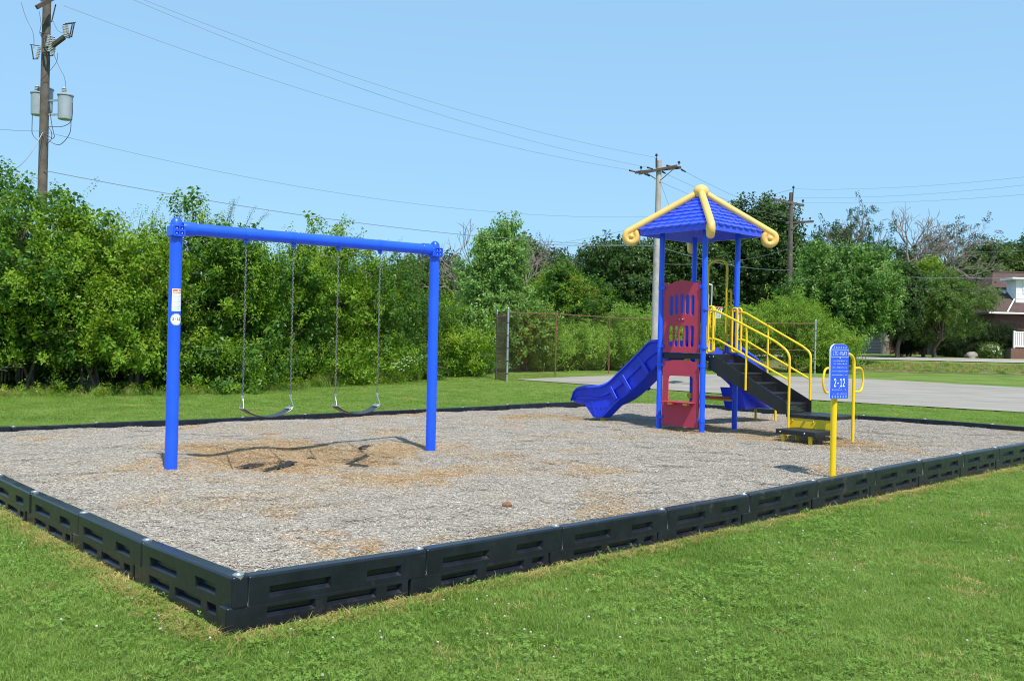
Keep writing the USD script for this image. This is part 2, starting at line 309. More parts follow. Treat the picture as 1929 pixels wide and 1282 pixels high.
L['concrete'] = mat('worn_pale_asphalt', {'g': ('geometry', {}), 'mp': ('mapping', {'rotation': (0, 0, -.6), 'scale': (.25, 3.0, 1)}), 'n1': ('noise_texture', {'scale': .8, 'detail': 6.0, 'roughness': .65}), 'n2': ('noise_texture', {'scale': 90.0, 'detail': 3.0}), 'n3': ('noise_texture', {'scale': .5, 'detail': 4.0}),
    'r1': ('rgb_ramp', {'ramp': [(.3, (.195, .176, .153)), (.5, (.29, .264, .23)), (.7, (.355, .328, .292))]}), 'r2': ('rgb_ramp', {'ramp': [(.3, (.75, .75, .75)), (.7, (1.1, 1.1, 1.1))]}), 'r3': ('rgb_ramp', {'ramp': [(.35, (.85, .85, .85)), (.65, (1.05, 1.05, 1.05))]}),
    'm': ('mix_color', {'blend_type': 'multiply', 'fac': .8}), 'm2': ('mix_color', {'blend_type': 'multiply', 'fac': .8}), 'p': ('principled_bsdf', {'roughness': .85})},
    [('g.position', 'mp.vector'), ('mp.vector', 'n1.vector'), ('g.position', 'n2.vector'), ('g.position', 'n3.vector'), ('n1.fac', 'r1.fac'), ('n2.fac', 'r2.fac'), ('n3.fac', 'r3.fac'), ('r1.color', 'm.a'), ('r2.color', 'm.b'), ('m.result', 'm2.a'), ('r3.color', 'm2.b'), ('m2.result', 'p.base_color')], 'p.BSDF')
L['road'] = pbr('road_asphalt', (.30, .28, .255), .85, .15, 1.5)
L['road_line'] = pbr('road_white_line', (.62, .62, .58), .7, .1, 3)
L['road_yellow'] = pbr('road_yellow_line', (.55, .40, .08), .7, .1, 3)
def chipmat(name, lo, mid, hi, top):
    return mat(name, {'g': ('geometry', {}), 'tn': ('attribute', {'attribute': 'tone'}), 'r': ('rgb_ramp', {'ramp': [(0, lo), (.30, mid), (.80, hi), (1, top)]}), 'n': ('noise_texture', {'scale': 120.0, 'detail': 2.0}), 'r2': ('rgb_ramp', {'ramp': [(.3, (.75, .75, .75)), (.7, (1.15, 1.15, 1.15))]}),
        'm': ('mix_color', {'blend_type': 'multiply', 'fac': .8}), 'p': ('principled_bsdf', {'roughness': .85, 'specular_ior_level': .25})},
        [('tn.fac', 'r.fac'), ('g.position', 'n.vector'), ('n.fac', 'r2.fac'), ('r.color', 'm.a'), ('r2.color', 'm.b'), ('m.result', 'p.base_color')], 'p.BSDF')
L['chip_grey'] = chipmat('weathered_wood_chip', (.22, .192, .162), (.36, .32, .275), (.47, .425, .37), (.64, .595, .525))
L['chip_tan'] = chipmat('tan_wood_chip', (.205, .158, .112), (.365, .29, .212), (.485, .40, .30), (.63, .55, .44))
L['chip_brown'] = chipmat('fresh_wood_chip', (.21, .135, .072), (.385, .262, .145), (.51, .375, .225), (.64, .51, .35))
L['mulch'] = mat('mulch_base', {'g': ('geometry', {}), 'a': ('attribute', {'attribute': 'brown'}), 'v': ('voronoi_texture', {'scale': 55.0}), 'r': ('rgb_ramp', {'ramp': [(0, (.11, .095, .08)), (.5, (.26, .235, .21)), (1, (.40, .37, .34))]}),
    'r2': ('rgb_ramp', {'ramp': [(0, (.13, .08, .04)), (.5, (.30, .20, .11)), (1, (.44, .31, .18))]}), 'm': ('mix_color', {}), 's': ('separate_color', {}), 'b': ('bump', {'strength': 1.0, 'distance': .02}), 'p': ('principled_bsdf', {'roughness': .9})},
    [('g.position', 'v.vector'), ('v.color', 's.color'), ('s.r', 'r.fac'), ('s.r', 'r2.fac'), ('a.fac', 'm.fac'), ('r.color', 'm.a'), ('r2.color', 'm.b'), ('m.result', 'p.base_color'), ('s.g', 'b.height'), ('b.normal', 'p.normal')], 'p.BSDF')

def line_(a, b, n): return list(np.linspace(a, b, n))
xs = sorted(set(line_(-600, -80, 14) + line_(-80, 80, 81) + line_(80, 600, 14)))
ys = sorted(set(line_(-300, -10, 8) + line_(-10, 80, 91) + line_(80, 600, 20)))
obj('lawn', gridmesh(xs, ys, lambda X, Y: ground(X, Y) + 0.03 * (meshkit.fbm(np.stack([X * .15, Y * .15, X * 0], -1), 3) - .5) * (Y > 24)), L['lawn'], smooth=True, kind='structure')
def sheet(poly, lift, step=1.0):
    """A flat outline laid on the ground."""
    v, f = trimesh.creation.triangulate_polygon(poly, engine='earcut'); m = trimesh.Trimesh(np.c_[v, np.zeros(len(v))], f, process=False)
    v, f = trimesh.remesh.subdivide_to_size(m.vertices, m.faces, step * 4); v = np.array(v); v[:, 2] = ground(v[:, 0], v[:, 1]) + lift
    m = trimesh.Trimesh(v, f, process=False)
    if m.face_normals[:, 2].mean() < 0: m.invert()
    return m
obj('court_pavement', sheet(court_poly, .035, .5), L['concrete'], smooth=True, kind='structure')
obj('bank', gridmesh(np.linspace(12, 90, 60), np.linspace(53.2, 57.0, 14), lambda X, Y: ground(X, Y) + .01 + .08 * meshkit.fbm(np.stack([X * .8, Y * .8, X * 0], -1), 4) * np.clip((Y - 53.2) * 2, 0, 1)), L['bank'], smooth=True, kind='structure')
obj('road', sheet(Polygon([(8, 60.4), (26, 60.2), (60, 56.6), (120, 50), (120, 58), (60, 66.5), (26, 70), (8, 70.4)]), .05, 1), L['road'], smooth=True, kind='structure')
obj('road_edge_line', sheet(Polygon([(8, 60.8), (26, 60.6), (60, 57.0), (120, 50.3), (120, 50.9), (60, 57.6), (26, 61.2), (8, 61.4)]), .056, 1), L['road_line'], smooth=True, kind='structure')
obj('road_centre_line', sheet(Polygon([(8, 69.6), (26, 69.2), (60, 65.7), (120, 57.2), (120, 57.6), (60, 66.1), (26, 69.6), (8, 70)]), .056, 1), L['road_yellow'], smooth=True, kind='structure')

P_, Q_ = np.meshgrid(np.linspace(-.02, LEN1 + .02, 171), np.linspace(-.02, LEN2 + .02, 111))
bx, by = CORNER[0] + E1[0] * P_ + E2[0] * Q_, CORNER[1] + E1[1] * P_ + E2[1] * Q_
v = np.stack([bx, by, mulch_z(bx, by)], -1).reshape(-1, 3); i, j = np.meshgrid(np.arange(110), np.arange(170), indexing='ij'); a = (i * 171 + j).ravel()
f = np.vstack([np.stack([a, a + 1, a + 172], 1), np.stack([a, a + 172, a + 171], 1)])
mb = UsdGeom.Mesh.Define(stage, '/World/mulch_bed'); used['/World/mulch_bed'] = 1
mv, mf, mn = meshkit.arrays(trimesh.Trimesh(v, f, process=False), True)
mb.CreatePointsAttr(Vt.Vec3fArray.FromNumpy(mv.astype(np.float32))); mb.CreateFaceVertexCountsAttr(Vt.IntArray.FromNumpy(np.full(len(mf), 3, np.int32)))
mb.CreateFaceVertexIndicesAttr(Vt.IntArray.FromNumpy(mf.astype(np.int32).ravel())); mb.CreateSubdivisionSchemeAttr('none'); mb.CreateNormalsAttr(Vt.Vec3fArray.FromNumpy(mn.astype(np.float32))); mb.SetNormalsInterpolation('vertex')
UsdGeom.PrimvarsAPI(mb).CreatePrimvar('brown', Sdf.ValueTypeNames.FloatArray, 'vertex').Set(Vt.FloatArray.FromNumpy(brown(mv[:, 0], mv[:, 1]).astype(np.float32)))
UsdShade.MaterialBindingAPI.Apply(mb.GetPrim()).Bind(L['mulch']); tag(mb, kind='structure')

# ------------------------------------------------------------------ many small things at once
def quats(dirs, rng, twist=True):
    """Rotations that turn +z to the given directions, with a random turn about them."""
    d = np.asarray(dirs, float); d = d / np.linalg.norm(d, axis=1, keepdims=True); n = len(d)
    z = np.tile([0, 0, 1.0], (n, 1)); ax = np.cross(z, d); c = d[:, 2]
    q = np.c_[1 + c, ax]; bad = c < -.9999; q[bad] = [0, 1, 0, 0]; q /= np.linalg.norm(q, axis=1, keepdims=True)
    if twist:
        t = rng.uniform(0, 2 * np.pi, n) / 2; s = np.c_[np.cos(t), 0 * t, 0 * t, np.sin(t)]
        w = q[:, 0] * s[:, 0] - (q[:, 1:] * s[:, 1:]).sum(1)
        q = np.c_[w, q[:, :1] * s[:, 1:] + s[:, :1] * q[:, 1:] + np.cross(q[:, 1:], s[:, 1:])]
    return q
def toned(u):
    """Gives each loose piece of a mesh (leaf, blade, chip) a random number of its own."""
    from scipy.sparse import coo_matrix; from scipy.sparse.csgraph import connected_components
    f = np.array(u.GetFaceVertexIndicesAttr().Get()).reshape(-1, 3); n = len(u.GetPointsAttr().Get()); e = np.vstack([f[:, :2], f[:, 1:]])
    k, lab = connected_components(coo_matrix((np.ones(len(e)), (e[:, 0], e[:, 1])), shape=(n, n)), directed=False)
    t = np.random.default_rng(n * 7 + k).random(k)[lab]
    UsdGeom.PrimvarsAPI(u).CreatePrimvar('tone', Sdf.ValueTypeNames.FloatArray, 'vertex').Set(Vt.FloatArray.FromNumpy(t.astype(np.float32))); return u
def scatter(name, parent, protos, mats, pos, q, sc, idx, label=None, cat=None, group=None, smooth=False):
    path = numbered(pathof(parent) + '/' + name); pi = UsdGeom.PointInstancer.Define(stage, path); rel = []
    for k, m in enumerate(protos):
        mm = mats[k] if isinstance(mats, list) else mats
        toned(usdkit.mesh(stage, f'{path}/piece_{k:03d}', m, mm, smooth=smooth)); rel.append(f'{path}/piece_{k:03d}')
    pi.CreatePrototypesRel().SetTargets(rel)
    pi.CreatePositionsAttr(Vt.Vec3fArray.FromNumpy(np.asarray(pos, np.float32)))
    pi.CreateProtoIndicesAttr(Vt.IntArray.FromNumpy(np.asarray(idx, np.int32)))
    h = Vt.QuathArray([Gf.Quath(float(a), float(b), float(c), float(d)) for a, b, c, d in q]); pi.CreateOrientationsAttr(h)
    sc = np.asarray(sc, np.float32); sc = np.repeat(sc[:, None], 3, 1) if sc.ndim == 1 else sc
    pi.CreateScalesAttr(Vt.Vec3fArray.FromNumpy(np.ascontiguousarray(sc)))
    return tag(pi, label, cat, group, 'stuff')

rng = np.random.default_rng(11)
def chip_patch(seed, n=560, R=.23):
    """Split wood chips lying every way in a small heap."""
    g = np.random.default_rng(seed); vs, fs = [], []
    for k in range(n):
        l, w, t = g.uniform(.008, .029) * (1.8 if g.random() < .06 else 1), g.uniform(.003, .0075), g.uniform(.0012, .004)
        x = V3([-l / 2, l / 2, l / 2 * g.uniform(.6, 1), -l / 2 * g.uniform(.6, 1)]); y = V3([-w / 2, -w / 2 * g.uniform(.3, 1), w / 2, w / 2 * g.uniform(.4, 1)])
        b = np.r_[np.c_[x, y, np.zeros(4)], np.c_[x, y, np.full(4, t)]]
        a, e, ro = g.uniform(0, 2 * np.pi), g.normal(0, .10), g.normal(0, .2)
        m = T((b, [[4, 5, 6], [4, 6, 7], [0, 1, 5], [0, 5, 4], [1, 2, 6], [1, 6, 5], [2, 3, 7], [2, 7, 6], [3, 0, 4], [3, 4, 7]]), rx=ro, ry=e)
        r = R * math.sqrt(g.random()); ph = g.uniform(0, 2 * np.pi)
        m = T(m, (r * math.cos(ph), r * math.sin(ph), g.uniform(.001, .012)), rz=a); vs.append(m)
    return cat_(vs)
step = .17; P_, Q_ = np.meshgrid(np.arange(.05, LEN1, step), np.arange(.05, LEN2, step)); P_ = P_.ravel() + rng.uniform(-.08, .08, P_.size); Q_ = Q_.ravel() + rng.uniform(-.08, .08, Q_.size)
k = (P_ > .22) & (Q_ > .22) & (P_ < LEN1 - .22) & (Q_ < LEN2 - .22); P_, Q_ = P_[k], Q_[k]
for lo in (.09, .13):                                     # strips of smaller heaps right along the timbers
    tq = np.arange(.1, LEN1, .07); P_ = np.r_[P_, tq, tq]; Q_ = np.r_[Q_, np.full(len(tq), lo), np.full(len(tq), LEN2 - lo)]
    tq = np.arange(.1, LEN2, .07); P_ = np.r_[P_, np.full(len(tq), lo), np.full(len(tq), LEN1 - lo)]; Q_ = np.r_[Q_, tq, tq]
cx, cy = CORNER[0] + E1[0] * P_ + E2[0] * Q_, CORNER[1] + E1[1] * P_ + E2[1] * Q_
edge = np.minimum.reduce([P_, LEN1 - P_, Q_, LEN2 - Q_]); cz = mulch_z(cx, cy); h_ = .04
nx = -(mulch_z(cx + h_, cy) - mulch_z(cx - h_, cy)) / (2 * h_); ny = -(mulch_z(cx, cy + h_) - mulch_z(cx, cy - h_)) / (2 * h_)
vis = (cy > 4.5) & (np.abs(cx) < .62 * cy + 2.0); cx, cy, cz, nx, ny, edge = (t[vis] for t in (cx, cy, cz, nx, ny, edge))
bv = brown(cx, cy) + rng.normal(0, .13, len(cx)); idx = rng.integers(0, 4, len(cx)) + np.where(bv > .56, 8, np.where(bv > .33, 4, 0))
cs = np.where(edge < .2, .30, 1.0) * rng.uniform(.9, 1.15, len(cx))
scatter('wood_chips', None, [chip_patch(s) for s in range(12)], [L['chip_grey']] * 4 + [L['chip_tan']] * 4 + [L['chip_brown']] * 4, np.c_[cx, cy, cz], quats(np.c_[nx * .7, ny * .7, np.ones(len(cx))], rng), cs, idx,
        'loose weathered grey and brown wood chips filling the bordered play area', 'mulch')

# grass
L['blade'] = leafmat('grass_blade', (.065, .125, .020), (.165, .278, .048), (.33, .415, .13), .4, .5, 1.1, .3)
L['clover'] = leafmat('clover_leaf', (.11, .21, .03), (.165, .285, .05), (.24, .35, .08), .35, .5, 1.0, .3)
L['straw'] = leafmat('dry_grass', (.16, .125, .04), (.36, .295, .105), (.54, .47, .21), .2, .7, 1.0, .2)
def tuft(seed, n, R, hmin, hmax, wid, lean=.55):
    g = np.random.default_rng(seed); vs, fs, k = [], [], 0
    for _ in range(n):
        r = R * math.sqrt(g.random()); ph = g.uniform(0, 2 * np.pi); o = V3([r * math.cos(ph), r * math.sin(ph), -.004]); h = g.uniform(hmin, hmax); w = wid * g.uniform(.7, 1.3)
        a = g.uniform(0, 2 * np.pi); dirv = V3([math.cos(a), math.sin(a), 0]); side = V3([-dirv[1], dirv[0], 0]); b1, b2 = g.uniform(.05, lean) * h, g.uniform(.25, 1.5) * lean * h
        m1 = o + dirv * b1 * .4 + V3([0, 0, h * .55]); tip = o + dirv * (b1 * .4 + b2) + V3([0, 0, h * g.uniform(.75, 1.0)])
        vs += [o - side * w / 2, o + side * w / 2, m1 + side * w * .45, m1 - side * w * .45, tip]; fs += [[k, k + 1, k + 2], [k, k + 2, k + 3], [k + 3, k + 2, k + 4]]; k += 5
    return trimesh.Trimesh(np.array(vs), fs, process=False)
def clover_tuft(seed, n=26, R=.1):
    g = np.random.default_rng(seed); vs, fs, k = [], [], 0
    for _ in range(n):
        r = R * math.sqrt(g.random()); ph = g.uniform(0, 2 * np.pi); c = V3([r * math.cos(ph), r * math.sin(ph), g.uniform(.02, .045)]); a0 = g.uniform(0, 6.28); s = g.uniform(.005, .009); tl = g.normal(0, .3, 2)
        for j in range(3):
            a = a0 + j * 2.094; d = V3([math.cos(a), math.sin(a), 0]); e = V3([-d[1], d[0], 0])
            pts = [c, c + d * s + e * s * .75, c + d * s * 1.6, c + d * s - e * s * .75]
            pts = [p + V3([0, 0, (p - c)[:2] @ tl]) for p in pts]; vs += pts; fs += [[k, k + 2, k + 1], [k, k + 3, k + 2]]; k += 4
    return trimesh.Trimesh(np.array(vs), fs, process=False)
def rosette(seed, n=9):
    g = np.random.default_rng(seed); vs, fs, k = [], [], 0
    for i in range(n):
        a = i * 2.4 + g.normal(0, .2); d = V3([math.cos(a), math.sin(a), 0]); e = V3([-d[1], d[0], 0]); l = g.uniform(.03, .06); w = l * g.uniform(.32, .45)
        vs += [V3([0, 0, .005]), d * l * .5 + e * w / 2 + V3([0, 0, l * .34]), d * l + V3([0, 0, l * .28]), d * l * .5 - e * w / 2 + V3([0, 0, l * .34])]; fs += [[k, k + 1, k + 2], [k, k + 2, k + 3]]; k += 4
    return trimesh.Trimesh(np.array(vs), fs, process=False)
def lawn_points(y0, y1, sp, seed, keep):
    g = np.random.default_rng(seed); X, Y = np.meshgrid(np.arange(-.64 * y1 - 2, .64 * y1 + 2, sp), np.arange(y0, y1, sp)); x = X.ravel() + g.uniform(-.5, .5, X.size) * sp; y = Y.ravel() + g.uniform(-.5, .5, X.size) * sp
    k = (np.abs(x) < .60 * y + np.where(y < 16, 2.0, .6)); x, y = x[k], y[k]; p, q = in_bed(x, y)
    k = ~((p > -.12) & (p < LEN1 + .12) & (q > -.12) & (q < LEN2 + .12)); x, y = x[k], y[k]
    k = keep(x, y); return x[k], y[k]
off_court = lambda x, y: ~((y > 20) & np.array([court_poly.distance(Point(a, b)) < .08 if b > 20 else False for a, b in zip(x, y)], bool))
parts_ = [lawn_points(3.3, 9.5, .075, 1, off_court), lawn_points(9.5, 16, .11, 2, off_court), lawn_points(16, 29, .17, 3, lambda x, y: off_court(x, y)), lawn_points(29, 41, .26, 4, lambda x, y: off_court(x, y) & (x < 9))]
gx = np.concatenate([p[0] for p in parts_]); gy = np.concatenate([p[1] for p in parts_]); gs = np.concatenate([np.full(len(p[0]), s) for p, s in zip(parts_, (1, 1.25, 1.75, 2.3))])
cl = meshkit.fbm(np.stack([gx * .7, gy * .7, gx * 0], -1), 4, 8); isc = (rng.random(len(gx)) < np.clip((cl - .5) * 3, 0.02, .22)) & (gy < 14)
hs = .75 + .9 * np.clip(meshkit.fbm(np.stack([gx * .5, gy * .5, gx * 0 + 5], -1), 3, 2) - .2, 0, .7)
gi = np.where(isc, 8 + rng.integers(0, 3, len(gx)), rng.integers(0, 8, len(gx)))
dry = meshkit.fbm(np.stack([gx * 1.3, gy * 1.3, gx * 0 + 9], -1), 4, 33); gi = np.where((rng.random(len(gx)) < np.clip((dry - .55) * 1.4, .010, .2)) & ~isc, 11 + rng.integers(0, 2, len(gx)), gi); gi = np.where((rng.random(len(gx)) < .004 + .008 * (cl > .56)) & (gy < 12), 13 + rng.integers(0, 2, len(gx)), gi)
gsc = np.c_[gs, gs, np.where(isc, 1, hs) * np.where(gy > 16, 1.1, 1.0) * rng.uniform(.75, 1.25, len(gx))]
scatter('grass', None, [tuft(s, 62, .08, .012, .045, .0036, .85) for s in range(8)] + [clover_tuft(s) for s in range(3)] + [tuft(80 + s, 40, .08, .010, .035, .0036, 1.3) for s in range(2)] + [rosette(s) for s in range(2)], [L['blade']] * 8 + [L['clover']] * 3 + [L['straw']] * 2 + [L['clover']] * 2, np.c_[gx, gy, ground(gx, gy)], quats(np.c_[rng.normal(0, .08, len(gx)), rng.normal(0, .08, len(gx)), np.ones(len(gx))], rng), gsc, gi,
        'mown green lawn with clover around the bordered play area', 'grass')
# straw where the mower cannot reach, along the foot of the timbers
sx, sy = [], []
for a, b, n_, o in ((bed(-.1, -.11), bed(LEN1, -.11), 1100, -E2), (bed(-.11, -.1), bed(-.11, LEN2), 700, -E1)):
    t = rng.random(n_)[:, None]; p = a + (b - a) * t + o * np.abs(rng.normal(0, .07, n_))[:, None]; sx += list(p[:, 0]); sy += list(p[:, 1])
sx, sy = np.array(sx), np.array(sy)
scatter('dry_grass', None, [tuft(40 + s, 46, .07, .008, .026, .0042, 2.2) for s in range(4)] + [tuft(60 + s, 7, .04, .03, .08, .0035, .8) for s in range(2)], [L['straw']] * 4 + [L['blade'], L['straw']], np.c_[sx, sy, 0 * sx], quats(np.c_[rng.normal(0, .1, len(sx)), rng.normal(0, .1, len(sx)), np.ones(len(sx))], rng), rng.uniform(.7, 1.3, len(sx)), np.where(rng.random(len(sx)) < .1, 4 + (rng.random(len(sx)) < .5), rng.integers(0, 4, len(sx))), 
        'dry straw coloured grass along the foot of the black border timbers', 'grass')
fx, fy = lawn_points(4, 13, .16, 9, lambda x, y: np.ones(len(x), bool)); pf = meshkit.fbm(np.stack([fx * .9, fy * .9, fx * 0 + 2], -1), 3, 14); k = rng.random(len(fx)) < np.clip((pf - .46) * 2.2, .02, .35); fx, fy = fx[k], fy[k]
fl = [cat_([ball((0, 0, .034), .0065, 1, (1, 1, .85)), cyl((0, 0, 0), (0, 0, .03), .0009, n=3)])]
scatter('clover_flowers', None, fl, pbr('clover_petal', (.40, .39, .32), .8, .15, 30), np.c_[fx, fy, ground(fx, fy) - .004], quats(np.c_[rng.normal(0, .2, len(fx)), rng.normal(0, .2, len(fx)), np.ones(len(fx))], rng), rng.uniform(.7, 1.25, len(fx)), np.zeros(len(fx)), 'tiny white clover flowers dotted through the front lawn', 'clover', smooth=True)

# ------------------------------------------------------------------ border timbers
def timber_mesh(L_):
    """Interlocking moulded border timber: x along the run, outside face at -y, top at z = 0."""
    H, W_ = .30, .095
    hi = rbox(.035, L_ + .03, -W_ / 2, W_ / 2, -.175, 0, .016)
    lo = rbox(-.085, L_ - .10, -W_ / 2, W_ / 2, -H - .05, -.155 + 0.0, .014)
    mid = m3.Manifold.cube((L_ - .16, W_ - .002, .1)).translate((.05, -W_ / 2 + .001, -.21))
    b = m3.Manifold.batch_boolean([hi, lo, mid], m3.OpType.Add)
    def pocket(x0, x1, z0, z1):
        o, d = .018, .032; y0 = -W_ / 2
        pts = [(x0, y0 - .01, z0 - .012), (x1, y0 - .01, z0 - .012), (x1, y0 - .01, z1 + .003), (x0, y0 - .01, z1 + .003), (x0 + o * .5, y0 + d, z0 + o), (x1 - o, y0 + d, z0 + o), (x1 - o, y0 + d, z1 - .004), (x0 + o * .5, y0 + d, z1 - .004)]
        return m3.Manifold.hull_points(pts)
    s = L_ / 1.22
    for x0, x1, z0, z1 in ((.16, .56, -.128, -.072), (.80, 1.06, -.128, -.072), (.15, .46, -.235, -.185), (.53, .88, -.235, -.185), (.95, 1.07, -.235, -.185)):
        b = b - pocket(x0 * s, x1 * s, z0, z1)
    return b
def stake_mesh():
    return lathe([(0, -.03), (.030, -.03), (.031, .004), (.024, .009), (.021, .007), (.018, .011), (0, .013)], 18)
front = [(-1.446, 4.891, .034), (-.562, 5.708, .011), (.339, 6.541, .003), (1.242, 7.375, -.005), (2.124, 8.191, -.005), (3.025, 9.024, .008), (3.921, 9.852, .022), (4.82, 10.684, .035), (5.712, 11.509, .038), (6.601, 12.33, .039)]
left = [(-1.441, 4.867, .036), (-2.307, 5.804, .002), (-3.145, 6.71, -.005), (-3.951, 7.581, -.011), (-4.742, 8.437, -.012)]
back = [(-7.179, 13.103, -.033), (-6.337, 13.881, -.034), (-5.47, 14.683, -.036), (-4.578, 15.508, -.037), (-3.7, 16.32, -.033), (-2.808, 17.144, -.028), (-1.897, 17.987, -.023), (-.996, 18.82, -.019), (-.069, 19.677, -.013), (.835, 20.513, -.002)]
front = [V3(p) for p in front]; left = [V3(p) for p in left]; back = [V3(p) for p in back]
front += [front[-1] + E1 * 1.22 * (k + 1) for k in range(3)]
left += [left[-1] + E2 * 1.2 * (k + 1) for k in range(2)]
back = [back[0] - E1 * 1.22] + back + [back[-1] + E1 * 1.2 * (k + 1) for k in range(2)]
right = [bed(LEN1, q) + V3([0, 0, z]) for q, z in ((8.93, .0), (7.71, .0), (6.49, .0), (5.27, 0.005), (4.05, .012), (2.83, .03), (1.61, .03), (.39, .03))]
JR = np.random.default_rng(8)
GT = 'black plastic border timbers round the mulch'
def ordinal(n): return ['first', 'second', 'third', 'fourth', 'fifth', 'sixth', 'seventh', 'eighth', 'ninth', 'tenth', 'eleventh', 'twelfth', 'thirteenth', 'fourteenth'][n]
def timber(a, b, label):
    """One timber whose pinned end is at b."""
    a, b = V3(a), V3(b); l = np.linalg.norm((b - a)[:2]); rz = math.atan2(b[1] - a[1], b[0] - a[0]); sl = math.atan2(b[2] - a[2], l)
    t = thing('border_timber', label, 'border timber', (a[0], a[1], .27 + a[2] + JR.normal(0, .003)), rz + JR.normal(0, .003), GT)
    obj('body', T(timber_mesh(l), ry=-sl), L['timber'], t, smooth=25)
    obj('stake_cap', T(stake_mesh(), (l, 0, b[2] - a[2] + .001)), L['steel'], t, smooth=30)
for k in range(1, len(front)): timber(front[k - 1], front[k], f'black recessed border timber, {ordinal(k - 1)} along the front edge rightward from the near corner')
for k in range(1, len(left)): timber(left[k], left[k - 1], f'black recessed border timber, {ordinal(k - 1)} along the left edge back from the near corner')
for k in range(1, len(back)): timber(back[k], back[k - 1], f'low black border timber before the back lawn, {ordinal(k - 1)} from the left')
for k in range(1, len(right)): timber(right[k], right[k - 1], f'low black border timber beside the paved court, {ordinal(len(right) - k - 1)} from the right')

# ------------------------------------------------------------------ swing frame and swings
ang_s = math.atan2(SD[1], SD[0]); BAY = float(np.linalg.norm(SWR - SWL)); ZL, ZR = 2.715, 2.755
fr = thing('swing_frame', 'bright blue single bay swing frame with two posts and a top beam', 'swing frame', SWL, ang_s)
def mz(p): return float(mulch_z(np.array([p[0]]), np.array([p[1]]))[0])
def beam_z(x): return ZL + (ZR - ZL) * x / BAY
for x, lean in ((0, -.004), (BAY, -.006)):
    g = mz(SWL + SD * x); zt = beam_z(x)
    p = obj('post', [tube([(x + lean * .0, 0, -.2), (x, 0, zt + .035)], .0635, 24)], L['blue'], fr)
    obj('dome_cap', lathe([(0, .115), (.02, .112), (.042, .098), (.057, .073), (.064, .035), (.066, .0), (.066, -.012), (0, -.012)][::-1], 24, (x, 0, zt + .0)), L['blue'], fr)
    s = 1 if x == 0 else -1
    y0 = [rbox(x - .075, x + .075, -.078, .078, zt - .09, zt + .022, .012)]
    c = T(m3.Manifold.batch_boolean([rbox(x - .076, x + .076, -.082, .082, zt - .092, zt + .024, .014), m3.Manifold.cylinder(.4, .0637, .0637, 32).translate((x, 0, zt - .2))], m3.OpType.Subtract))
    ribs = []
    for zz in (zt - .088, zt - .036, zt + .016):
        ribs += [rbox(x + s * .005 - .05, x + s * .005 + .055, -.098, -.076, zz - .005, zz + .005, .003), rbox(x - .05, x + .055, .076, .098, zz - .005, zz + .005, .003)]
    for xx in (x - .05, x + .002, x + .052): ribs += [rbox(xx - .005, xx + .005, -.099, -.076, zt - .092, zt + .02, .003), rbox(xx - .005, xx + .005, .076, .099, zt - .092, zt + .02, .003)]
    yk = obj('yoke_clamp', [c] + ribs, L['blue'], fr)
    each('bolt', [ball((x + dx, -.094, zt + dz), .008, 1) for dx in (-.026, .028) for dz in (-.062, -.012)], L['steel'], yk)
    sock = [(x + s * .06, 0, beam_z(x + s * .06)), (x + s * .10, 0, beam_z(x + s * .1)), (x + s * .19, 0, beam_z(x + s * .19)), (x + s * .2, 0, beam_z(x + s * .2))]
    obj('beam_socket', tube(sock, [.07, .077, .075, .070], 24), L['blue'], fr)
obj('top_beam', tube([(.08, 0, beam_z(.08)), (BAY - .08, 0, beam_z(BAY - .08))], .066, 28), L['blue'], fr)
CH = (.765, 1.33, 1.90, 2.468)
for x in CH:
    b = beam_z(x)
    obj('swing_hanger', [tube([(x - .03, 0, b), (x + .03, 0, b)], .0685, 24), rbox(x - .022, x + .022, -.018, .018, b - .105, b - .05, .006), cyl((x, -.026, b - .09), (x, .026, b - .09), .01)], L['blue'], fr)
# stickers wrap the post: thin curved sheets standing proud of the paint
def wrap(x, y, r, a0, a1, z0, z1, n=16, round_=False, rad=.0):
    th = np.linspace(a0, a1, n); rows = []
    zs = np.linspace(z0, z1, n if round_ else 2)
    v, f = [], []
    for z in zs:
        if round_:
            zc, am, hz = (z0 + z1) / 2, (a0 + a1) / 2, (z1 - z0) / 2; hw = math.sqrt(max(0, 1 - ((z - zc) / hz) ** 2)) * (a1 - a0) / 2; th = np.linspace(am - hw, am + hw, n)
        v += [(x + r * math.cos(t), y + r * math.sin(t), z) for t in th]
    for i in range(len(zs) - 1):
        for j in range(n - 1): a = i * n + j; f += [[a, a + 1, a + n + 1], [a, a + n + 1, a + n]]
    return trimesh.Trimesh(np.array(v), f, process=False)
def wraptext(txt, h, x, y, r, am, z):
    m = meshkit.text_mesh(txt, h, .0006, True); v = np.array(m.vertices); w = v[:, 0].max() - v[:, 0].min(); cx = (v[:, 0].max() + v[:, 0].min()) / 2
    a = am + (v[:, 0] - cx) / r; rr = r + v[:, 2]
    return trimesh.Trimesh(np.c_[x + rr * np.cos(a), y + rr * np.sin(a), z + v[:, 1]], m.faces, process=False)
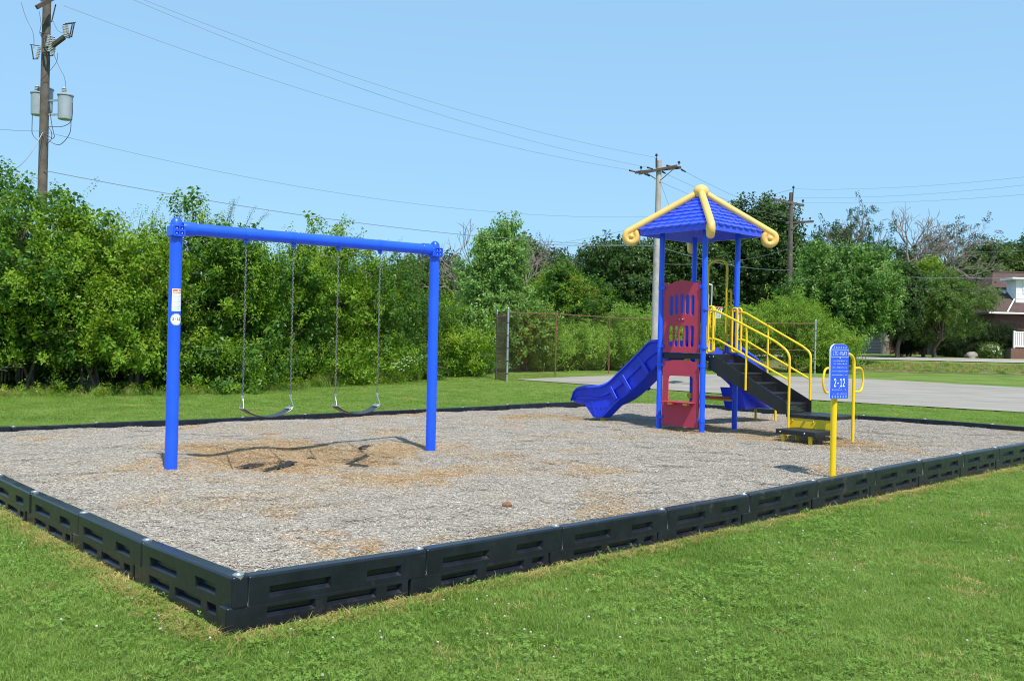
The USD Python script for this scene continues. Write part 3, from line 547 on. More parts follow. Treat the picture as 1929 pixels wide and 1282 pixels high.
def stickers(parent, x, y, r, am, ztop, zbot, zc, rc, hw):
    st = obj('warning_label', wrap(x, y, r + .0012, am - hw, am + hw, zbot, ztop), L['sticker'], parent, label='white warning label with an orange band at its top')
    hb = (ztop - zbot)
    obj('orange_band', wrap(x, y, r + .0022, am - hw * .86, am + hw * .92, ztop - hb * .19, ztop - hb * .03), L['orange'], st)
    rows = [wrap(x, y, r + .0022, am - hw * .8, am + hw * (.75 - .25 * ((k * 7) % 3) / 2), zbot + hb * (.70 - k * .075), zbot + hb * (.725 - k * .075), 8) for k in range(9)]
    obj('fine_print', rows, L['print'], st)
    obj('band_print', [wrap(x, y, r + .0032, am - hw * .7, am + hw * .8, ztop - hb * .155, ztop - hb * .12, 8), wrap(x, y, r + .0032, am + hw * .1, am + hw * .4, ztop - hb * .10, ztop - hb * .05, 6)], L['sticker'], st)
    rd = obj('age_sticker', wrap(x, y, r + .0012, am - rc / r, am + rc / r, zc - rc, zc + rc, 20, True), L['lime'], parent, label='round white age sticker reading 2-12')
    q = rc * .84; obj('sticker_face', wrap(x, y, r + .0022, am - q / r, am + q / r, zc - q, zc + q, 20, True), L['sticker'], rd)
    obj('lettering', wraptext('2-12', rc * .42, x, y, r + .003, am, zc - rc * .12), L['ink'], rd)
cam_dir = math.atan2(-SWL[1], -SWL[0]) - ang_s
stickers(fr, 0, 0, .0635, cam_dir + .35, 2.078, 1.845, 1.757, .062, .80)

def chain_mesh(p0, p1):
    """Interlinked welded chain from one point to another."""
    p0, p1 = V3(p0), V3(p1); l = np.linalg.norm(p1 - p0); pitch = .027; n = int(l / pitch); d = (p1 - p0) / l
    ang = np.linspace(0, 2 * np.pi, 10, endpoint=False); ring = np.c_[.0085 * np.cos(ang), 0 * ang, .018 * np.sin(ang)]
    lk = tube(ring, .0036, 5, closed=True); ms = []
    for k in range(n):
        ms.append(T(lk, (0, 0, -(k + .5) * l / n), rz=(k % 2) * math.pi / 2 + .5))
    m = cat_(ms); v = np.array(m.vertices); w = v[:, 2:3] * -1 * d + p0 + np.c_[v[:, :2], np.zeros(len(v))]
    return trimesh.Trimesh(w, m.faces, process=False)
def swing(xa, xb, label):
    xm = (xa + xb) / 2; t = thing('belt_swing', label, 'swing', SWL + SD * xm, ang_s, 'belt swings hanging from the blue frame')
    h = (xb - xa) / 2; zt = beam_z(xm) - .10; ze = .835
    for s in (-1, 1):
        obj('chain', chain_mesh((s * h, 0, zt + s * h * .012), (s * h, 0, ze + .085)), L['chain'], t, smooth=False)
        tr = [(s * h, 0, ze + .088), (s * h + .012 * s, -.062, ze - .03), (s * h + .012 * s, .062, ze - .03)]
        obj('triangle_ring', tube(bend(tr + [tr[0]], .012), .0048, 6), L['steel'], t)
        obj('swivel', [tube([(s * h, 0, ze + .075), (s * h, 0, ze + .115)], .011, 8), tube([(s * h - .02, 0, ze + .10), (s * h + .02, 0, ze + .10)], .006, 6)], L['steel'], t)
        obj('end_plate', T(rbox(-.028, .028, -.06, .06, -.004, .004, .003), (s * (h - .012), 0, ze - .038 + .004), ry=-s * .42), L['steel'], t)
    u = np.linspace(-1, 1, 25); X = u * (h - .0) ; Z = ze - .036 - .095 * (1 - u ** 2) ** .9; wd = .078 + .004 * np.cos(u * 3); rings = []
    for k in range(25):
        dx, dz = np.gradient(X)[k], np.gradient(Z)[k]; nn = V3([-dz, 0, dx]) / math.hypot(dx, dz)
        rings.append(np.array([(X[k] + nn[0] * a, y, Z[k] + nn[2] * a) for a, y in ((-.006, -wd[k]), (-.006, wd[k]), (.0, wd[k] + .004), (.006, wd[k]), (.006, -wd[k]), (0, -wd[k] - .004))]))
    obj('belt_seat', loft(rings), L['rubber'], t, smooth=50)
swing(CH[0], CH[1], 'black belt swing nearer the post with the stickers')
swing(CH[2], CH[3], 'black belt swing nearer the plain post, farther from the stickers')

# ------------------------------------------------------------------ play structure (x = u along the front-right side, y = v along the back-left side)
ps = thing('play_structure', 'blue, red and yellow play structure with shingled roof, slides and black stairs', 'play structure', PC, PA)
H2 = .457; DK = 1.485
for (u, v) in ((-H2, H2), (-H2, -H2), (H2, -H2), (H2, H2)):
    obj('post', tube([(u, v, -.15), (u, v, 3.56)], .0455, 22), L['blue'], ps)
obj('deck', [rbox(-.44, .44, -.44, .44, DK - .09, DK, .008)], L['black'], ps)
# roof
RH, RE, RT, RA = .755, 3.505, 3.60, 4.215
def face_pts(a, b, h):           # along the eave (-1..1), up the slope (0..1)
    return V3([a * RH * (1 - b), -RH * (1 - b), RT + (RA - RT) * b + h])
cn = [(-RH, -RH), (RH, -RH), (RH, RH), (-RH, RH)]
outer = [V3([x, y, RT]) for x, y in cn]; low = [V3([x, y, RE]) for x, y in cn]; inn = [V3([x * .955, y * .955, RE]) for x, y in cn]; dome_ = [V3([x * .55, y * .55, RT + .17]) for x, y in cn]
vs = outer + low + inn + dome_ + [V3([0, 0, RA]), V3([0, 0, RA - .22])]; fs = []
for k in range(4):
    n = (k + 1) % 4; fs += [[k, n, 16], [4 + k, 4 + n, n], [4 + k, n, k], [8 + k, 8 + n, 4 + n], [8 + k, 4 + n, 4 + k], [12 + k, 12 + n, 8 + n], [12 + k, 8 + n, 8 + k], [17, 12 + n, 12 + k]]
roof = obj('roof', (np.array(vs), np.array(fs)), L['roof_blue'], ps, smooth=20)
slope = V3([0, RH, RA - RT]); sl_n = V3([0, -(RA - RT), RH]); sl_n /= np.linalg.norm(sl_n)
g = np.random.default_rng(5)
shg = {}
NR = 8
for q in range(4):
    for r_ in range(NR):
        b0, b1 = r_ / (NR + .3), (r_ + 1.25) / (NR + .3); w = .175; wid = 2 * RH * (1 - b0) - .05; n = max(1, int(round(wid / w)))
        if b0 > .86: continue
        w_ = wid / n; off = .5 * w_ * (r_ % 2)
        for k in range(n + (r_ % 2)):
            a0, a1 = max(-wid / 2 + w_ * k - off, -wid / 2) + .007, min(-wid / 2 + w_ * (k + 1) - off, wid / 2) - .007
            if a1 - a0 < .04: continue
            y0 = -RH * (1 - b0); zt_ = RT + (RA - RT) * b0; y1 = -RH * (1 - min(b1, 1)); z1 = RT + (RA - RT) * min(b1, 1); e = g.uniform(.022, .032)
            lim = RH * (1 - b1) - .02; q0, q1 = max(a0, -lim), min(a1, lim)
            if q1 - q0 < .01: q0, q1 = (a0 + a1) / 2 - .005, (a0 + a1) / 2 + .005
            dv = V3([0, -RH, -(RA - RT)]); dv /= np.linalg.norm(dv)
            bot = [V3([a0, y0, zt_]), V3([a0 * .75 + a1 * .25, y0, zt_]) + dv * .022, V3([a0 * .25 + a1 * .75, y0, zt_]) + dv * .022, V3([a1, y0, zt_]), V3([q1, y1, z1]), V3([q0, y1, z1])]
            topv = [p + sl_n * (e if i < 4 else .001) for i, p in enumerate(bot)]
            vv = np.array([p - sl_n * .002 for p in bot] + topv); ff = [[6, 7, 8], [6, 8, 9], [6, 9, 10], [6, 10, 11], [0, 1, 7], [0, 7, 6], [1, 2, 8], [1, 8, 7], [2, 3, 9], [2, 9, 8], [3, 4, 10], [3, 10, 9], [5, 0, 6], [5, 6, 11]]
            obj('shingle', T((vv, ff), rz=q * math.pi / 2), L['roof_blue'], roof, smooth=False)
obj('apex_ball', ball((0, 0, 4.275), .135, 3, (1, 1, .93)), L['tan'], ps, smooth=True)
def roof_arm(az):
    C_, ct, cz_ = math.sqrt(2) * RH, 1.185, 3.485; r = .061
    path = [V3([.10, 0, 4.225]), V3([.2, 0, 4.17])]; e = V3([1.17, 0, 3.608]); s = V3([.2, 0, 4.17])
    path = [s + (e - s) * t for t in np.linspace(-.12, 1, 8)]
    for t in np.linspace(math.radians(62), math.radians(-235), 20): path.append(V3([ct + .098 * math.cos(t), 0, cz_ + .098 * math.sin(t)]))
    arm = tube(path, r, 16)
    hub = [T(lathe([(0, -.045), (.075, -.045), (.085, -.03), (.085, .03), (.075, .045), (0, .045)], 20), (0, 0, 0), rx=math.pi / 2)]
    hub = [T(hub[0], (ct, 0, cz_)), ball((ct, 0, cz_), .058, 2, (1, 1.35, 1))]
    m = cat_([arm] + hub); return T(m, rz=az)
for k in range(4): obj('roof_arm', roof_arm(math.pi / 4 + k * math.pi / 2), L['tan'], ps, smooth=40)
# red panels between the two front posts (plane u = -H2)
def wavy(v0, v1, zb, zt):
    xs_ = np.linspace(v0, v1, 41); t = (xs_ - v0) / (v1 - v0)
    zz = zt - .034 * np.sin(np.pi * np.clip(t / .3, 0, 1)) - .034 * np.sin(np.pi * np.clip((1 - t) / .28, 0, 1)) + 0.015 * np.exp(-((t - .5) / .14) ** 2)
    return Polygon([(v0, zb), (v1, zb)] + list(zip(xs_[::-1], zz[::-1])))
pan = wavy(-.385, .385, 1.495, 2.70)
for k in range(5):
    c = .225 - k * .1125; arch = .035 * (1 - abs(k - 2) / 2) ; pan = pan.difference(rrect(c - .04, c + .04, 2.12 + arch, 2.465 + arch, .038)); pan = pan.difference(rrect(c - .04, c + .04, 1.59, 1.955, .038))
up_ = obj('upper_panel', plate(pan, .02, 'yz', -H2), L['red'], ps, smooth=25)
obj('bolt_plate', [rbox(-H2 - .018, -H2 - .008, -.07, .07, 2.035, 2.085, .004)] , L['red'], up_)
each('bolt', [ball((-H2 - .02, y, 2.06), .012, 1) for y in (-.035, .035)], L['steel'], up_)
pan2 = wavy(-.385, .385, .245, 1.375).intersection(sbox(-.385, .245, .385, 1.365)).difference(rrect(-.262, .262, .67, 1.10, .05))
lp = obj('lower_panel', plate(pan2, .02, 'yz', -H2), L['red'], ps, smooth=25)
obj('counter', rbox(-H2 - .14, -H2 + .14, -.31, .31, .650, .668, .005), L['red'], ps)
for y in (-.16, .16): obj('counter_bracket', [rbox(-H2 - .09, -H2 - .012, y - .045, y + .045, .61, .649, .006), ball((-H2 - .092, y, .63), .01, 1)], L['yellow'], ps)
for z_, in ((2.60,), (1.60,), (1.28,), (.38,)):
    for v in (-H2, H2): obj('panel_clamp', [rbox(-H2 - .034, -H2 + .03, v - math.copysign(.085, v) - .018, v - math.copysign(.04, v) + .018, z_ - .025, z_ + .025, .008), tube([(-H2, v, z_ - .028), (-H2, v, z_ + .028)], .051, 20)], L['blue'], ps)
# stairs: down along -v
def stair_pt(v): return 1.475 + (v + .55) * (1.475 - .765) / (1.965 - .55)     # top of the stringer
for u in (-.365, .365):
    pg = Polygon([(-.50, 1.475), (-.60, 1.47), (-1.965, .775), (-1.965, .60), (-1.90, .585), (-.515, 1.235), (-.50, 1.24)])
    st = obj('stringer', plate(pg, .012, 'yz', u), L['black'], ps, smooth=False)
    each('bolt', [ball((u + (-.01 if u < 0 else .01), v, 1.44), .012, 1) for v in (-.53, -.60)], L['steel'], st)
NT = 5
holes = lambda x0, x1, z0, z1: [Point(x, z).buffer(.0085, 3) for i, z in enumerate(np.arange(z0 + .02, z1 - .012, .034)) for x in np.arange(x0 + .03 + (i % 2) * .013, x1 - .02, .027)]
for k in range(NT):
    z = DK - (k + 1) * (DK - .60) / 6.0; v0 = -.50 - k * .275 - .0
    obj('tread', [rbox(-.358, .358, v0 - .29, v0 + .0, z - .035, z, .008)], L['black'], ps)
    r_ = sbox(-.355, z + .002, .355, z + .112)
    from shapely import unary_union as uu_
    obj('riser', plate(r_.difference(uu_(holes(-.355, .355, z + .002, z + .112))), .004, 'xz', v0 - .006), L['black'], ps, smooth=False)
r_ = sbox(-.355, .602, .355, .72)
obj('riser', plate(r_.difference(uu_(holes(-.355, .355, .602, .72))), .004, 'xz', v0 - .283), L['black'], ps, smooth=False)
# rails
def rail(side, name, ve, zend, vm, zm0):
    u = side * .395; R_ = .0185
    upr = [(u, -.535, 2.205), (u, -.66, 2.20), (u, -1.79, 1.70 if side < 0 else 1.63), (u, ve, 1.53), (u, ve, zend)]
    obj('handrail', tube(bend(upr, .12, 6), R_, 12), L['yellow'], ps)
    obj('lower_rail', tube(bend([(u, -.535, 1.735), (u, -.68, 1.73), (u, ve, 1.115)], .1, 5), .0175, 12), L['yellow'], ps)
    obj('rail_post', tube([(u, vm, 2.20 - (abs(vm) - .66) * .455), (u, vm, zm0)], .0175, 12), L['yellow'], ps)
    lp_ = [(u, -.50, 1.52), (u, -.50, 2.27), (u, -.60, 2.27), (u, -.60, 1.52), (u, -.50, 1.52)]
    lo = [V3(p) for p in lp_]; loop = bend([lo[0] + V3([0, 0, .3])] + lo[1:4] + [lo[4]] + [lo[0] + V3([0, 0, .3])], .06, 6)
    obj('grab_loop', tube(loop, .0185, 12), L['yellow'], ps)
    lo2 = [p + V3([-side * .075, .03, 0]) for p in loop]
    obj('grab_loop', [tube(lo2, .0175, 12), tube([lo2[1] + V3([0, 0, .0]), V3([side * H2, -H2, lo2[1][2]])], .014, 8)], L['yellow'], ps)
    each('loop_clamp', [rbox(side * H2 - .05, side * H2 + .05, -H2 - .06, -H2 + .0, z - .022, z + .022, .008) for z in (1.58, 2.22)], L['blue'], ps)
rail(-1, 'near', -2.03, .16, -1.25, .92); rail(1, 'far', -1.92, .77, -1.13, 1.16)
# transfer step module
obj('landing', [rbox(-.355, .42, -2.72, -1.955, .545, .60, .01)], L['black'], ps)
sk = obj('skirt', [rbox(-.345, -.325, -2.70, -1.975, .36, .543, .006)], L['yellow'], ps)
each('bolt', [ball((-.348, v, .505), .013, 1) for v in (-2.07, -2.28, -2.42, -2.62)], L['steel'], sk)
obj('low_step', [rbox(-.89, -.352, -2.77, -2.12, .335, .405, .012)], L['black'], ps)
each('bolt', [ball((-.892, v, .37), .014, 1) for v in (-2.20, -2.60)], L['steel'], ps)
for u, v in ((-.83, -2.22), (-.83, -2.66), (-.42, -2.2)): obj('step_leg', tube([(u, v, -.05), (u, v, .34)], .028, 12), L['yellow'], ps)
for u, v in ((.36, -2.05),): obj('landing_leg', tube([(u, v, -.05), (u, v, .55)], .024, 12), L['yellow'], ps)
ha, hb = V3([-.42, -2.77, 0]), V3([.18, -2.77, 0])
obj('transfer_handle', tube(bend([ha + V3([0, 0, -.05]), ha + V3([0, 0, 1.5]), (ha + hb) / 2 + V3([0, 0, 1.56]), hb + V3([0, 0, 1.5]), hb + V3([0, 0, -.05])], .16, 7), .0235, 14), L['yellow'], ps)
for b, s in ((ha, -1), (hb, 1)):
    d = V3([s * .205, 0, 0]); obj('side_loop', tube(bend([b + V3([0, 0, 1.325]), b + d * 1.15 + V3([0, 0, 1.325]), b + d * 1.45 + V3([0, 0, 1.14]), b + d * 1.15 + V3([0, 0, .965]), b + V3([0, 0, .965])], .085, 6), .0165, 12), L['yellow'], ps)
# slides
def slide(centre, name, wid, ends):
    """centre: list of (u, v, bed z, rim z, underside z); side to side is square to the run."""
    c = np.array(centre, float); d = np.gradient(c[:, :2], axis=0); d /= np.linalg.norm(d, axis=1, keepdims=True); nrm = np.c_[-d[:, 1], d[:, 0]]
    rings = []; w = wid / 2
    for k in range(len(c)):
        bz, rz_, uz = c[k, 2:]; dp = max(rz_ - uz, .05)
        sec = [(-w, rz_ - .02), (-w - .006, rz_ - .045), (-w + .03, rz_ - .06), (-w + .035, rz_ - dp * .52), (-w + .075, rz_ - dp * .56), (-w + .08, uz + .02), (-w + .11, uz), (w - .11, uz), (w - .08, uz + .02), (w - .075, rz_ - dp * .56), (w - .035, rz_ - dp * .52), (w - .03, rz_ - .06), (w + .006, rz_ - .045), (w, rz_ - .02), (w - .02, rz_), (w - .045, rz_ - .008), (w - .065, bz + .05), (w - .11, bz), (-w + .11, bz), (-w + .065, bz + .05), (-w + .045, rz_ - .008), (-w + .02, rz_)]
        rings.append(np.array([(c[k, 0] + nrm[k, 0] * a, c[k, 1] + nrm[k, 1] * a, z) for a, z in sec]))
    s = obj('slide_chute', loft(rings), L['blue_plastic'], ps, smooth=40, label=name)
    rb = []                                                     # stiffening ribs across the moulded sides
    for k in ends:
        i = int(k); t = k - i; q = c[i] * (1 - t) + c[i + 1] * t; nn = nrm[i]; dd = d[i]; dp = q[3] - q[4]
        for sd in (-1, 1):
            o = V3([q[0] + nn[0] * sd * (w - .038), q[1] + nn[1] * sd * (w - .038), 0])
            tilt = math.atan2(c[i + 1, 3] - c[i, 3], np.linalg.norm(c[i + 1, :2] - c[i, :2]))
            m = T(rbox(-.04, .04, -.012, .014, -dp * .40, dp * .40, .008), ry=-tilt); rb.append(T(T(m, rz=math.atan2(dd[1], dd[0])), o + V3([0, 0, q[3] - dp * .50])))
    each('side_rib', rb, L['blue_plastic'], s, smooth=30)
    return s
def prof(pts, n=40):
    p = np.array(pts, float); t = np.linspace(0, 1, n); s = np.linspace(0, 1, len(p)); from scipy.interpolate import PchipInterpolator as PI
    dist = np.r_[0, np.cumsum(np.linalg.norm(np.diff(p[:, :3], axis=0), axis=1))]; dist /= dist[-1]; return PI(dist, p)(t)
# (u, v, bed, rim, underside)
s1 = prof([(0, .44, DK, 1.70, 1.36), (0, .62, DK - .01, 1.715, 1.32), (0, .80, 1.40, 1.70, 1.16), (0, 1.0, 1.24, 1.55, 1.0), (0, 1.55, .81, 1.115, .60), (0, 1.85, .63, .90, .47), (0, 2.05, .56, .845, .42), (0, 2.45, .53, .815, .45), (0, 2.60, .525, .775, .46), (0, 2.70, .52, .69, .47), (0, 2.745, .515, .56, .48)])
s1[:, 0] = -.02
a1 = slide(s1, 'straight blue slide', .62, (9.4, 17.4, 23.0))
ft = Polygon([(1.52, .62), (2.48, .52), (2.19, .235), (1.98, .235)])
obj('slide_foot', [plate(ft, .25, 'yz', -.15), plate(Polygon([(1.98, .56), (2.04, .56), (2.10, .26), (2.05, .26)]), .265, 'yz', -.15), plate(Polygon([(2.20, .54), (2.26, .54), (2.15, .26), (2.11, .26)]), .265, 'yz', -.15), plate(Polygon([(1.80, .42), (2.36, .41), (2.34, .44), (1.78, .45)]), .262, 'yz', -.15), plate(Polygon([(1.72, .56), (1.78, .56), (2.02, .26), (1.99, .25)]), .262, 'yz', -.15)], L['blue_plastic'], a1, smooth=20)
obj('foot_post', tube([(-.13, 2.07, -.05), (-.13, 2.07, .25)], .055, 16), L['yellow'], ps)
s2 = prof([(.44, 0, DK, 1.70, 1.36), (.62, 0, DK - .01, 1.70, 1.32), (.85, .02, 1.38, 1.63, 1.14), (1.25, .06, 1.20, 1.50, .95), (1.75, .16, .98, 1.30, .74), (2.15, .28, .74, 1.05, .52), (2.5, .38, .58, .86, .44), (2.85, .48, .54, .80, .45), (3.05, .53, .53, .72, .46), (3.12, .55, .525, .58, .48)])
a2 = slide(s2, 'curved blue slide behind the stairs', .60, (9.4, 17.4, 23.0))
pg = Polygon([(1.45, .86), (2.95, .50), (2.9, .45), (1.72, .45)])
obj('slide_foot', [T(plate(pg, .40, 'xz', 0), (-.0, .0, 0), rz=.22)], L['blue_plastic'], a2, smooth=20)
for u, v in ((2.83, .70), (2.86, .27)): obj('foot_post', tube([(u, v, -.05), (u, v, .50)], .024, 12), L['yellow'], ps)
def hood():
    g = rrect(-.40, .40, 1.50, 2.66, .08).union(affinity.scale(Point(0, 2.5).buffer(.40, 24), 1, .5)); g = g.difference(rrect(-.28, .28, 1.2, 2.13, .14)); return g
obj('slide_hood', plate(hood(), .09, 'xz', .475), L['blue_plastic'], ps, smooth=30)
# tall hoop handle and side rail by the far right post
obj('tall_hoop', tube(bend([(.50, -.215, 1.48), (.50, -.215, 3.13), (.50, .19, 3.13), (.50, .19, 1.48)], .16, 7), .021, 12), L['yellow'], ps)
each('side_rail', [tube(bend([(.5, -.215, 2.58), (.5, -.31, 2.58), (.5, -.31, 1.52)], .03, 4), .017, 10), tube(bend([(.5, -.31, 2.42), (.5, -.39, 2.40), (.5, -.40, 1.60), (.5, -.31, 1.56)], .07, 6), .016, 10)], L['yellow'], ps)
obj('panel_clamp', [rbox(.44, .52, -.45, -.38, 2.56, 2.61, .008)], L['blue'], ps)
bn = obj('bench_plank', rbox(.34, .60, -.40, .40, .715, .738, .006), L['red'], ps)
obj('bench_rail', [rbox(.42, .50, -.42, .42, .672, .713, .008)], L['yellow'], ps)
obj('bench_clamp', [T(lathe([(0, 0), (.05, 0), (.05, .03), (.0, .034)], 16), (H2 - .05, H2, .725), ry=-math.pi / 2)], L['yellow'], ps)
cd = math.atan2(-pl(H2, -H2)[1], -pl(H2, -H2)[0]) - PA
stickers(ps, H2, -H2, .0455, cd + .75, 2.165, 1.905, 1.825, .062, .85)

# ------------------------------------------------------------------ information sign
SGN = at(1574.5, 893, 9.70); SGN[2] = 0
az = math.radians(-56) + math.pi / 2                      # local -y faces the way the sign looks
sg = thing('information_sign', 'blue sign panel reading 2-12 on a yellow post at the front border', 'sign', SGN, az)
obj('post', tube([(0, .04, -.1), (0, .04, 1.54)], .0325, 20), L['yellow'], sg)
W_, Z0, Z1 = .31, 1.067, 1.65
out = sbox(-W_ / 2, Z0, W_ / 2, Z1 - .12).union(rrect(-W_ / 2, W_ / 2, Z0 + .2, Z1, .085))
pn_ = obj('panel_core', plate(out, .017, 'xz', -.012), L['white_sheet'], sg, smooth=20)
face = out.buffer(-.002)
obj('blue_face', plate(face, .002, 'xz', -.0215), pbr('blue_sign_face', (.025, .09, .72), .4, .05, 5), pn_, smooth=False)
def lettering(txt, h, z, wmax=None, depth=.0016, bold=False):
    m = meshkit.text_mesh(txt, h, depth, bold); v = np.array(m.vertices); x0, x1 = v[:, 0].min(), v[:, 0].max(); k = 1 if wmax is None else wmax / (x1 - x0)
    w = np.c_[(v[:, 0] - (x0 + x1) / 2) * k, -.0226 - v[:, 2], z + v[:, 1]]; return trimesh.Trimesh(w, np.array(m.faces), process=False)
obj('lettering', lettering('2-12', .088, 1.195, .185), L['white_sheet'], pn_, smooth=False, label='large white numerals 2-12')
obj('lettering', lettering('LTC-PLAY', .042, 1.530, .24), pbr('soft_white_print', (.52, .60, .84), .45, .05, 5), pn_, smooth=False, label='white letters near the top of the sign')
each('rule_line', [box(-.145, .145, -.0245, -.0226, z, z + .006) for z in (1.507, 1.587)] + [box(x, x + .003, -.0245, -.0226, 1.513, 1.587) for x in (-.145, .142)], pbr('pale_rule', (.40, .48, .82), .45, .05, 5), pn_)
L['faint_print'] = pbr('pale_blue_print', (.30, .40, .80), .45, .05, 5); gg = np.random.default_rng(3); fp = []
for z, n in ((1.47, 9), (1.44, 9), (1.40, 8), (1.36, 8), (1.32, 8), (1.163, 9), (1.12, 8)):
    x = -.125
    while x < .12:
        w = gg.uniform(.006, .02); h = gg.uniform(.006, .013); fp.append(box(x, x + w, -.0242, -.0226, z - h / 2, z + h / 2)) if gg.random() < .8 else None; x += w + gg.uniform(.004, .012)
obj('fine_print', fp, L['faint_print'], pn_)
obj('figure_row', [m for x in np.linspace(-.10, .10, 6) for m in (T(trimesh.creation.cylinder(.006, .002, sections=8), (x, -.0236, 1.62), rx=math.pi / 2), box(x - .009, x + .009, -.0246, -.0226, 1.603, 1.613))], L['faint_print'], pn_)
obj('figure_row', [m for x in np.linspace(-.115, .115, 6) for m in (T(trimesh.creation.cylinder(.008, .002, sections=8), (x, -.0236, 1.097), rx=math.pi / 2), box(x - .011, x + .008, -.0246, -.0226, 1.077, 1.090))], L['faint_print'], pn_)
each('bolt', [ball((0, -.023, z), .008, 1) for z in (1.495, 1.18)], L['steel'], pn_)

# ------------------------------------------------------------------ bits lying in the mulch
def on_mulch(px, py):
    p = at(px, py, 8.0); d = p - V3([0, 0, EYE]); q = V3([0, 0, EYE]) + d * (.19 - EYE) / d[2]
    for _ in range(5): z = mz(q); q = V3([0, 0, EYE]) + d * (z - EYE) / d[2]
    return q
def scrap(px, py, l, w, a, seed, label):
    g = np.random.default_rng(seed); c = on_mulch(px, py); c[2] = mz(c); n = 14; t = np.linspace(0, 2 * np.pi, n, endpoint=False); r = 1 + .35 * g.normal(0, 1, n)
    xy = np.c_[np.cos(t) * l / 2 * r, np.sin(t) * w / 2 * r]; ca, sa = math.cos(a), math.sin(a); xy = xy @ V3([[ca, sa], [-sa, ca]])
    z = mulch_z(c[0] + xy[:, 0], c[1] + xy[:, 1]) - c[2] + .022 + .22 * min(l, w * 2) * g.random(n)
    v = np.vstack([np.c_[xy, z], [[0, 0, .03 + .3 * min(l, w * 2)]], np.c_[xy * .98, z - .004], [[0, 0, .026 + .3 * min(l, w * 2)]]]); f = []
    for k in range(n): m = (k + 1) % n; f += [[n, k, m], [2 * n + 1, n + 1 + m, n + 1 + k], [k, n + 1 + k, n + 1 + m], [k, n + 1 + m, m]]
    t = thing('fabric_scrap', label, 'fabric', c); obj('cloth', (v, np.array(f)), L['fabric'], t, smooth=40)
scrap(470, 887, .30, .08, .1, 1, 'torn black ground fabric lying left in the hollow under the near swing')
scrap(541, 884, .24, .19, .5, 2, 'crumpled black ground fabric showing right in the hollow under the near swing')
scrap(684, 850, .18, .08, .7, 3, 'small black fabric tatter in the mulch under the far swing')
scrap(672, 882, .26, .045, .1, 4, 'thin black fabric strip in the mulch before the far swing')
scrap(587, 857, .10, .03, -.2, 5, 'black fabric fleck in the mulch between the two swings')
scrap(525, 790, .14, .03, 0, 6, 'black fabric fleck by the back border behind the swings')
c = on_mulch(955, 957); m = trimesh.creation.icosphere(3, .04); v = np.array(m.vertices); v *= (.7 + .6 * meshkit.fbm(v * 40 + 9, 3, 2))[:, None]; v[:, 2] *= .65; v[:, 2] += .03
t = thing('dirt_clod', 'brown lump lying on the grey wood chips near the front border', 'clod', c); obj('lump', (v, m.faces), L['clod'], t, smooth=60)
c = on_mulch(862, 951); t = thing('paper_scrap', 'tiny pale pink scrap lying on the grey wood chips', 'scrap', c); obj('sheet', T(rbox(-.022, .022, -.012, .012, .024, .028, .002), rz=.4), pbr('pale_pink_paper', (.75, .60, .62), .7, .05, 9), t)

# ------------------------------------------------------------------ utility poles
def wire(pts, r, sag=0.0, n=26):
    a, b = V3(pts[0]) * 1.0, V3(pts[-1]) * 1.0; t = np.linspace(0, 1, n); p = a + (b - a) * t[:, None]; p[:, 2] -= 4 * sag * t * (1 - t); return tube(p, r, 5)
def curve(pts, r, n=5): return tube(bend(pts, .5, n), r, 6)
def pin(x, y, z, s=1.0): return cat_([cyl((x, y, z), (x, y, z + .13 * s), .018 * s, n=8), lathe([(0, 0), (.05 * s, 0), (.075 * s, .03 * s), (.055 * s, .06 * s), (.06 * s, .09 * s), (.03 * s, .12 * s), (0, .12 * s)], 12, (x, y, z + .1 * s))])
def cutout(m, p, d=1.0):
    """A fuse cutout: grooved porcelain body with a tube beside it."""
    x, y, z = p; prof_ = [(0, 0)]
    for k in range(7): prof_ += [(.035, k * .055 + .005), (.062, k * .055 + .02), (.062, k * .055 + .035), (.035, k * .055 + .05)]
    prof_ += [(0, .39)]; b = T(lathe(prof_, 12), ry=.18 * d); m['porcelain'].append(T(b, (x, y, z)))
    m['metal'] += [tube([(x - .20 * d, y, z + .42), (x - .12 * d, y, z - .02)], .02, 7), tube([(x + .1 * d, y, z + .40), (x - .25 * d, y, z + .45)], .014, 6), tube([(x + .02, y, z - .02), (x - .14 * d, y, z - .03)], .016, 6)]
P1 = at(80.5, 370, 30.0); P1 = V3([P1[0], 30.0, 0]); p1t = at(89, -40, 30.0); H1 = p1t[2]; lean1 = (p1t[0] - P1[0]) / H1
def q1(px, py, dy=0.0): p = at(px, py, 30.0 + dy); return p - P1
t1 = thing('utility_pole', 'tall weathered wooden utility pole with transformers above the left bushes', 'utility pole', P1)
top = q1(89.5, -40); basep = q1(79, 400); ax_ = (top - basep) / (top - basep)[2]
pp = lambda z: V3([0, 0, 0]) + V3([basep[0] + ax_[0] * (z - basep[2]), 0, z])
obj('pole', tube([pp(-.5), pp(4), pp(9), pp(top[2])], [.165, .155, .14, .125], 16), L['wood_pole'], t1)
ca, cb = q1(74, 18, -.55), q1(165, -33, .9)
d_ = cb - ca; d_ /= np.linalg.norm(d_)
def beam(a, b, w, h): return place(rbox(0, float(np.linalg.norm(V3(b) - V3(a))), -w / 2, w / 2, -h / 2, h / 2, .008), a, b)
def place(m, a, b):
    v, f, _ = meshkit.arrays(m); d = (V3(b) - V3(a)); d = d / np.linalg.norm(d); s = np.cross([0, 0, 1.0], d); s /= np.linalg.norm(s); u = np.cross(d, s)
    return trimesh.Trimesh(V3(a) + v[:, :1] * d + v[:, 1:2] * s + v[:, 2:3] * u, f, process=False)
off = V3([0, -.17, 0])
obj('crossarm', beam(ca + off, cb + off, .10, .13), L['arm_wood'], t1)
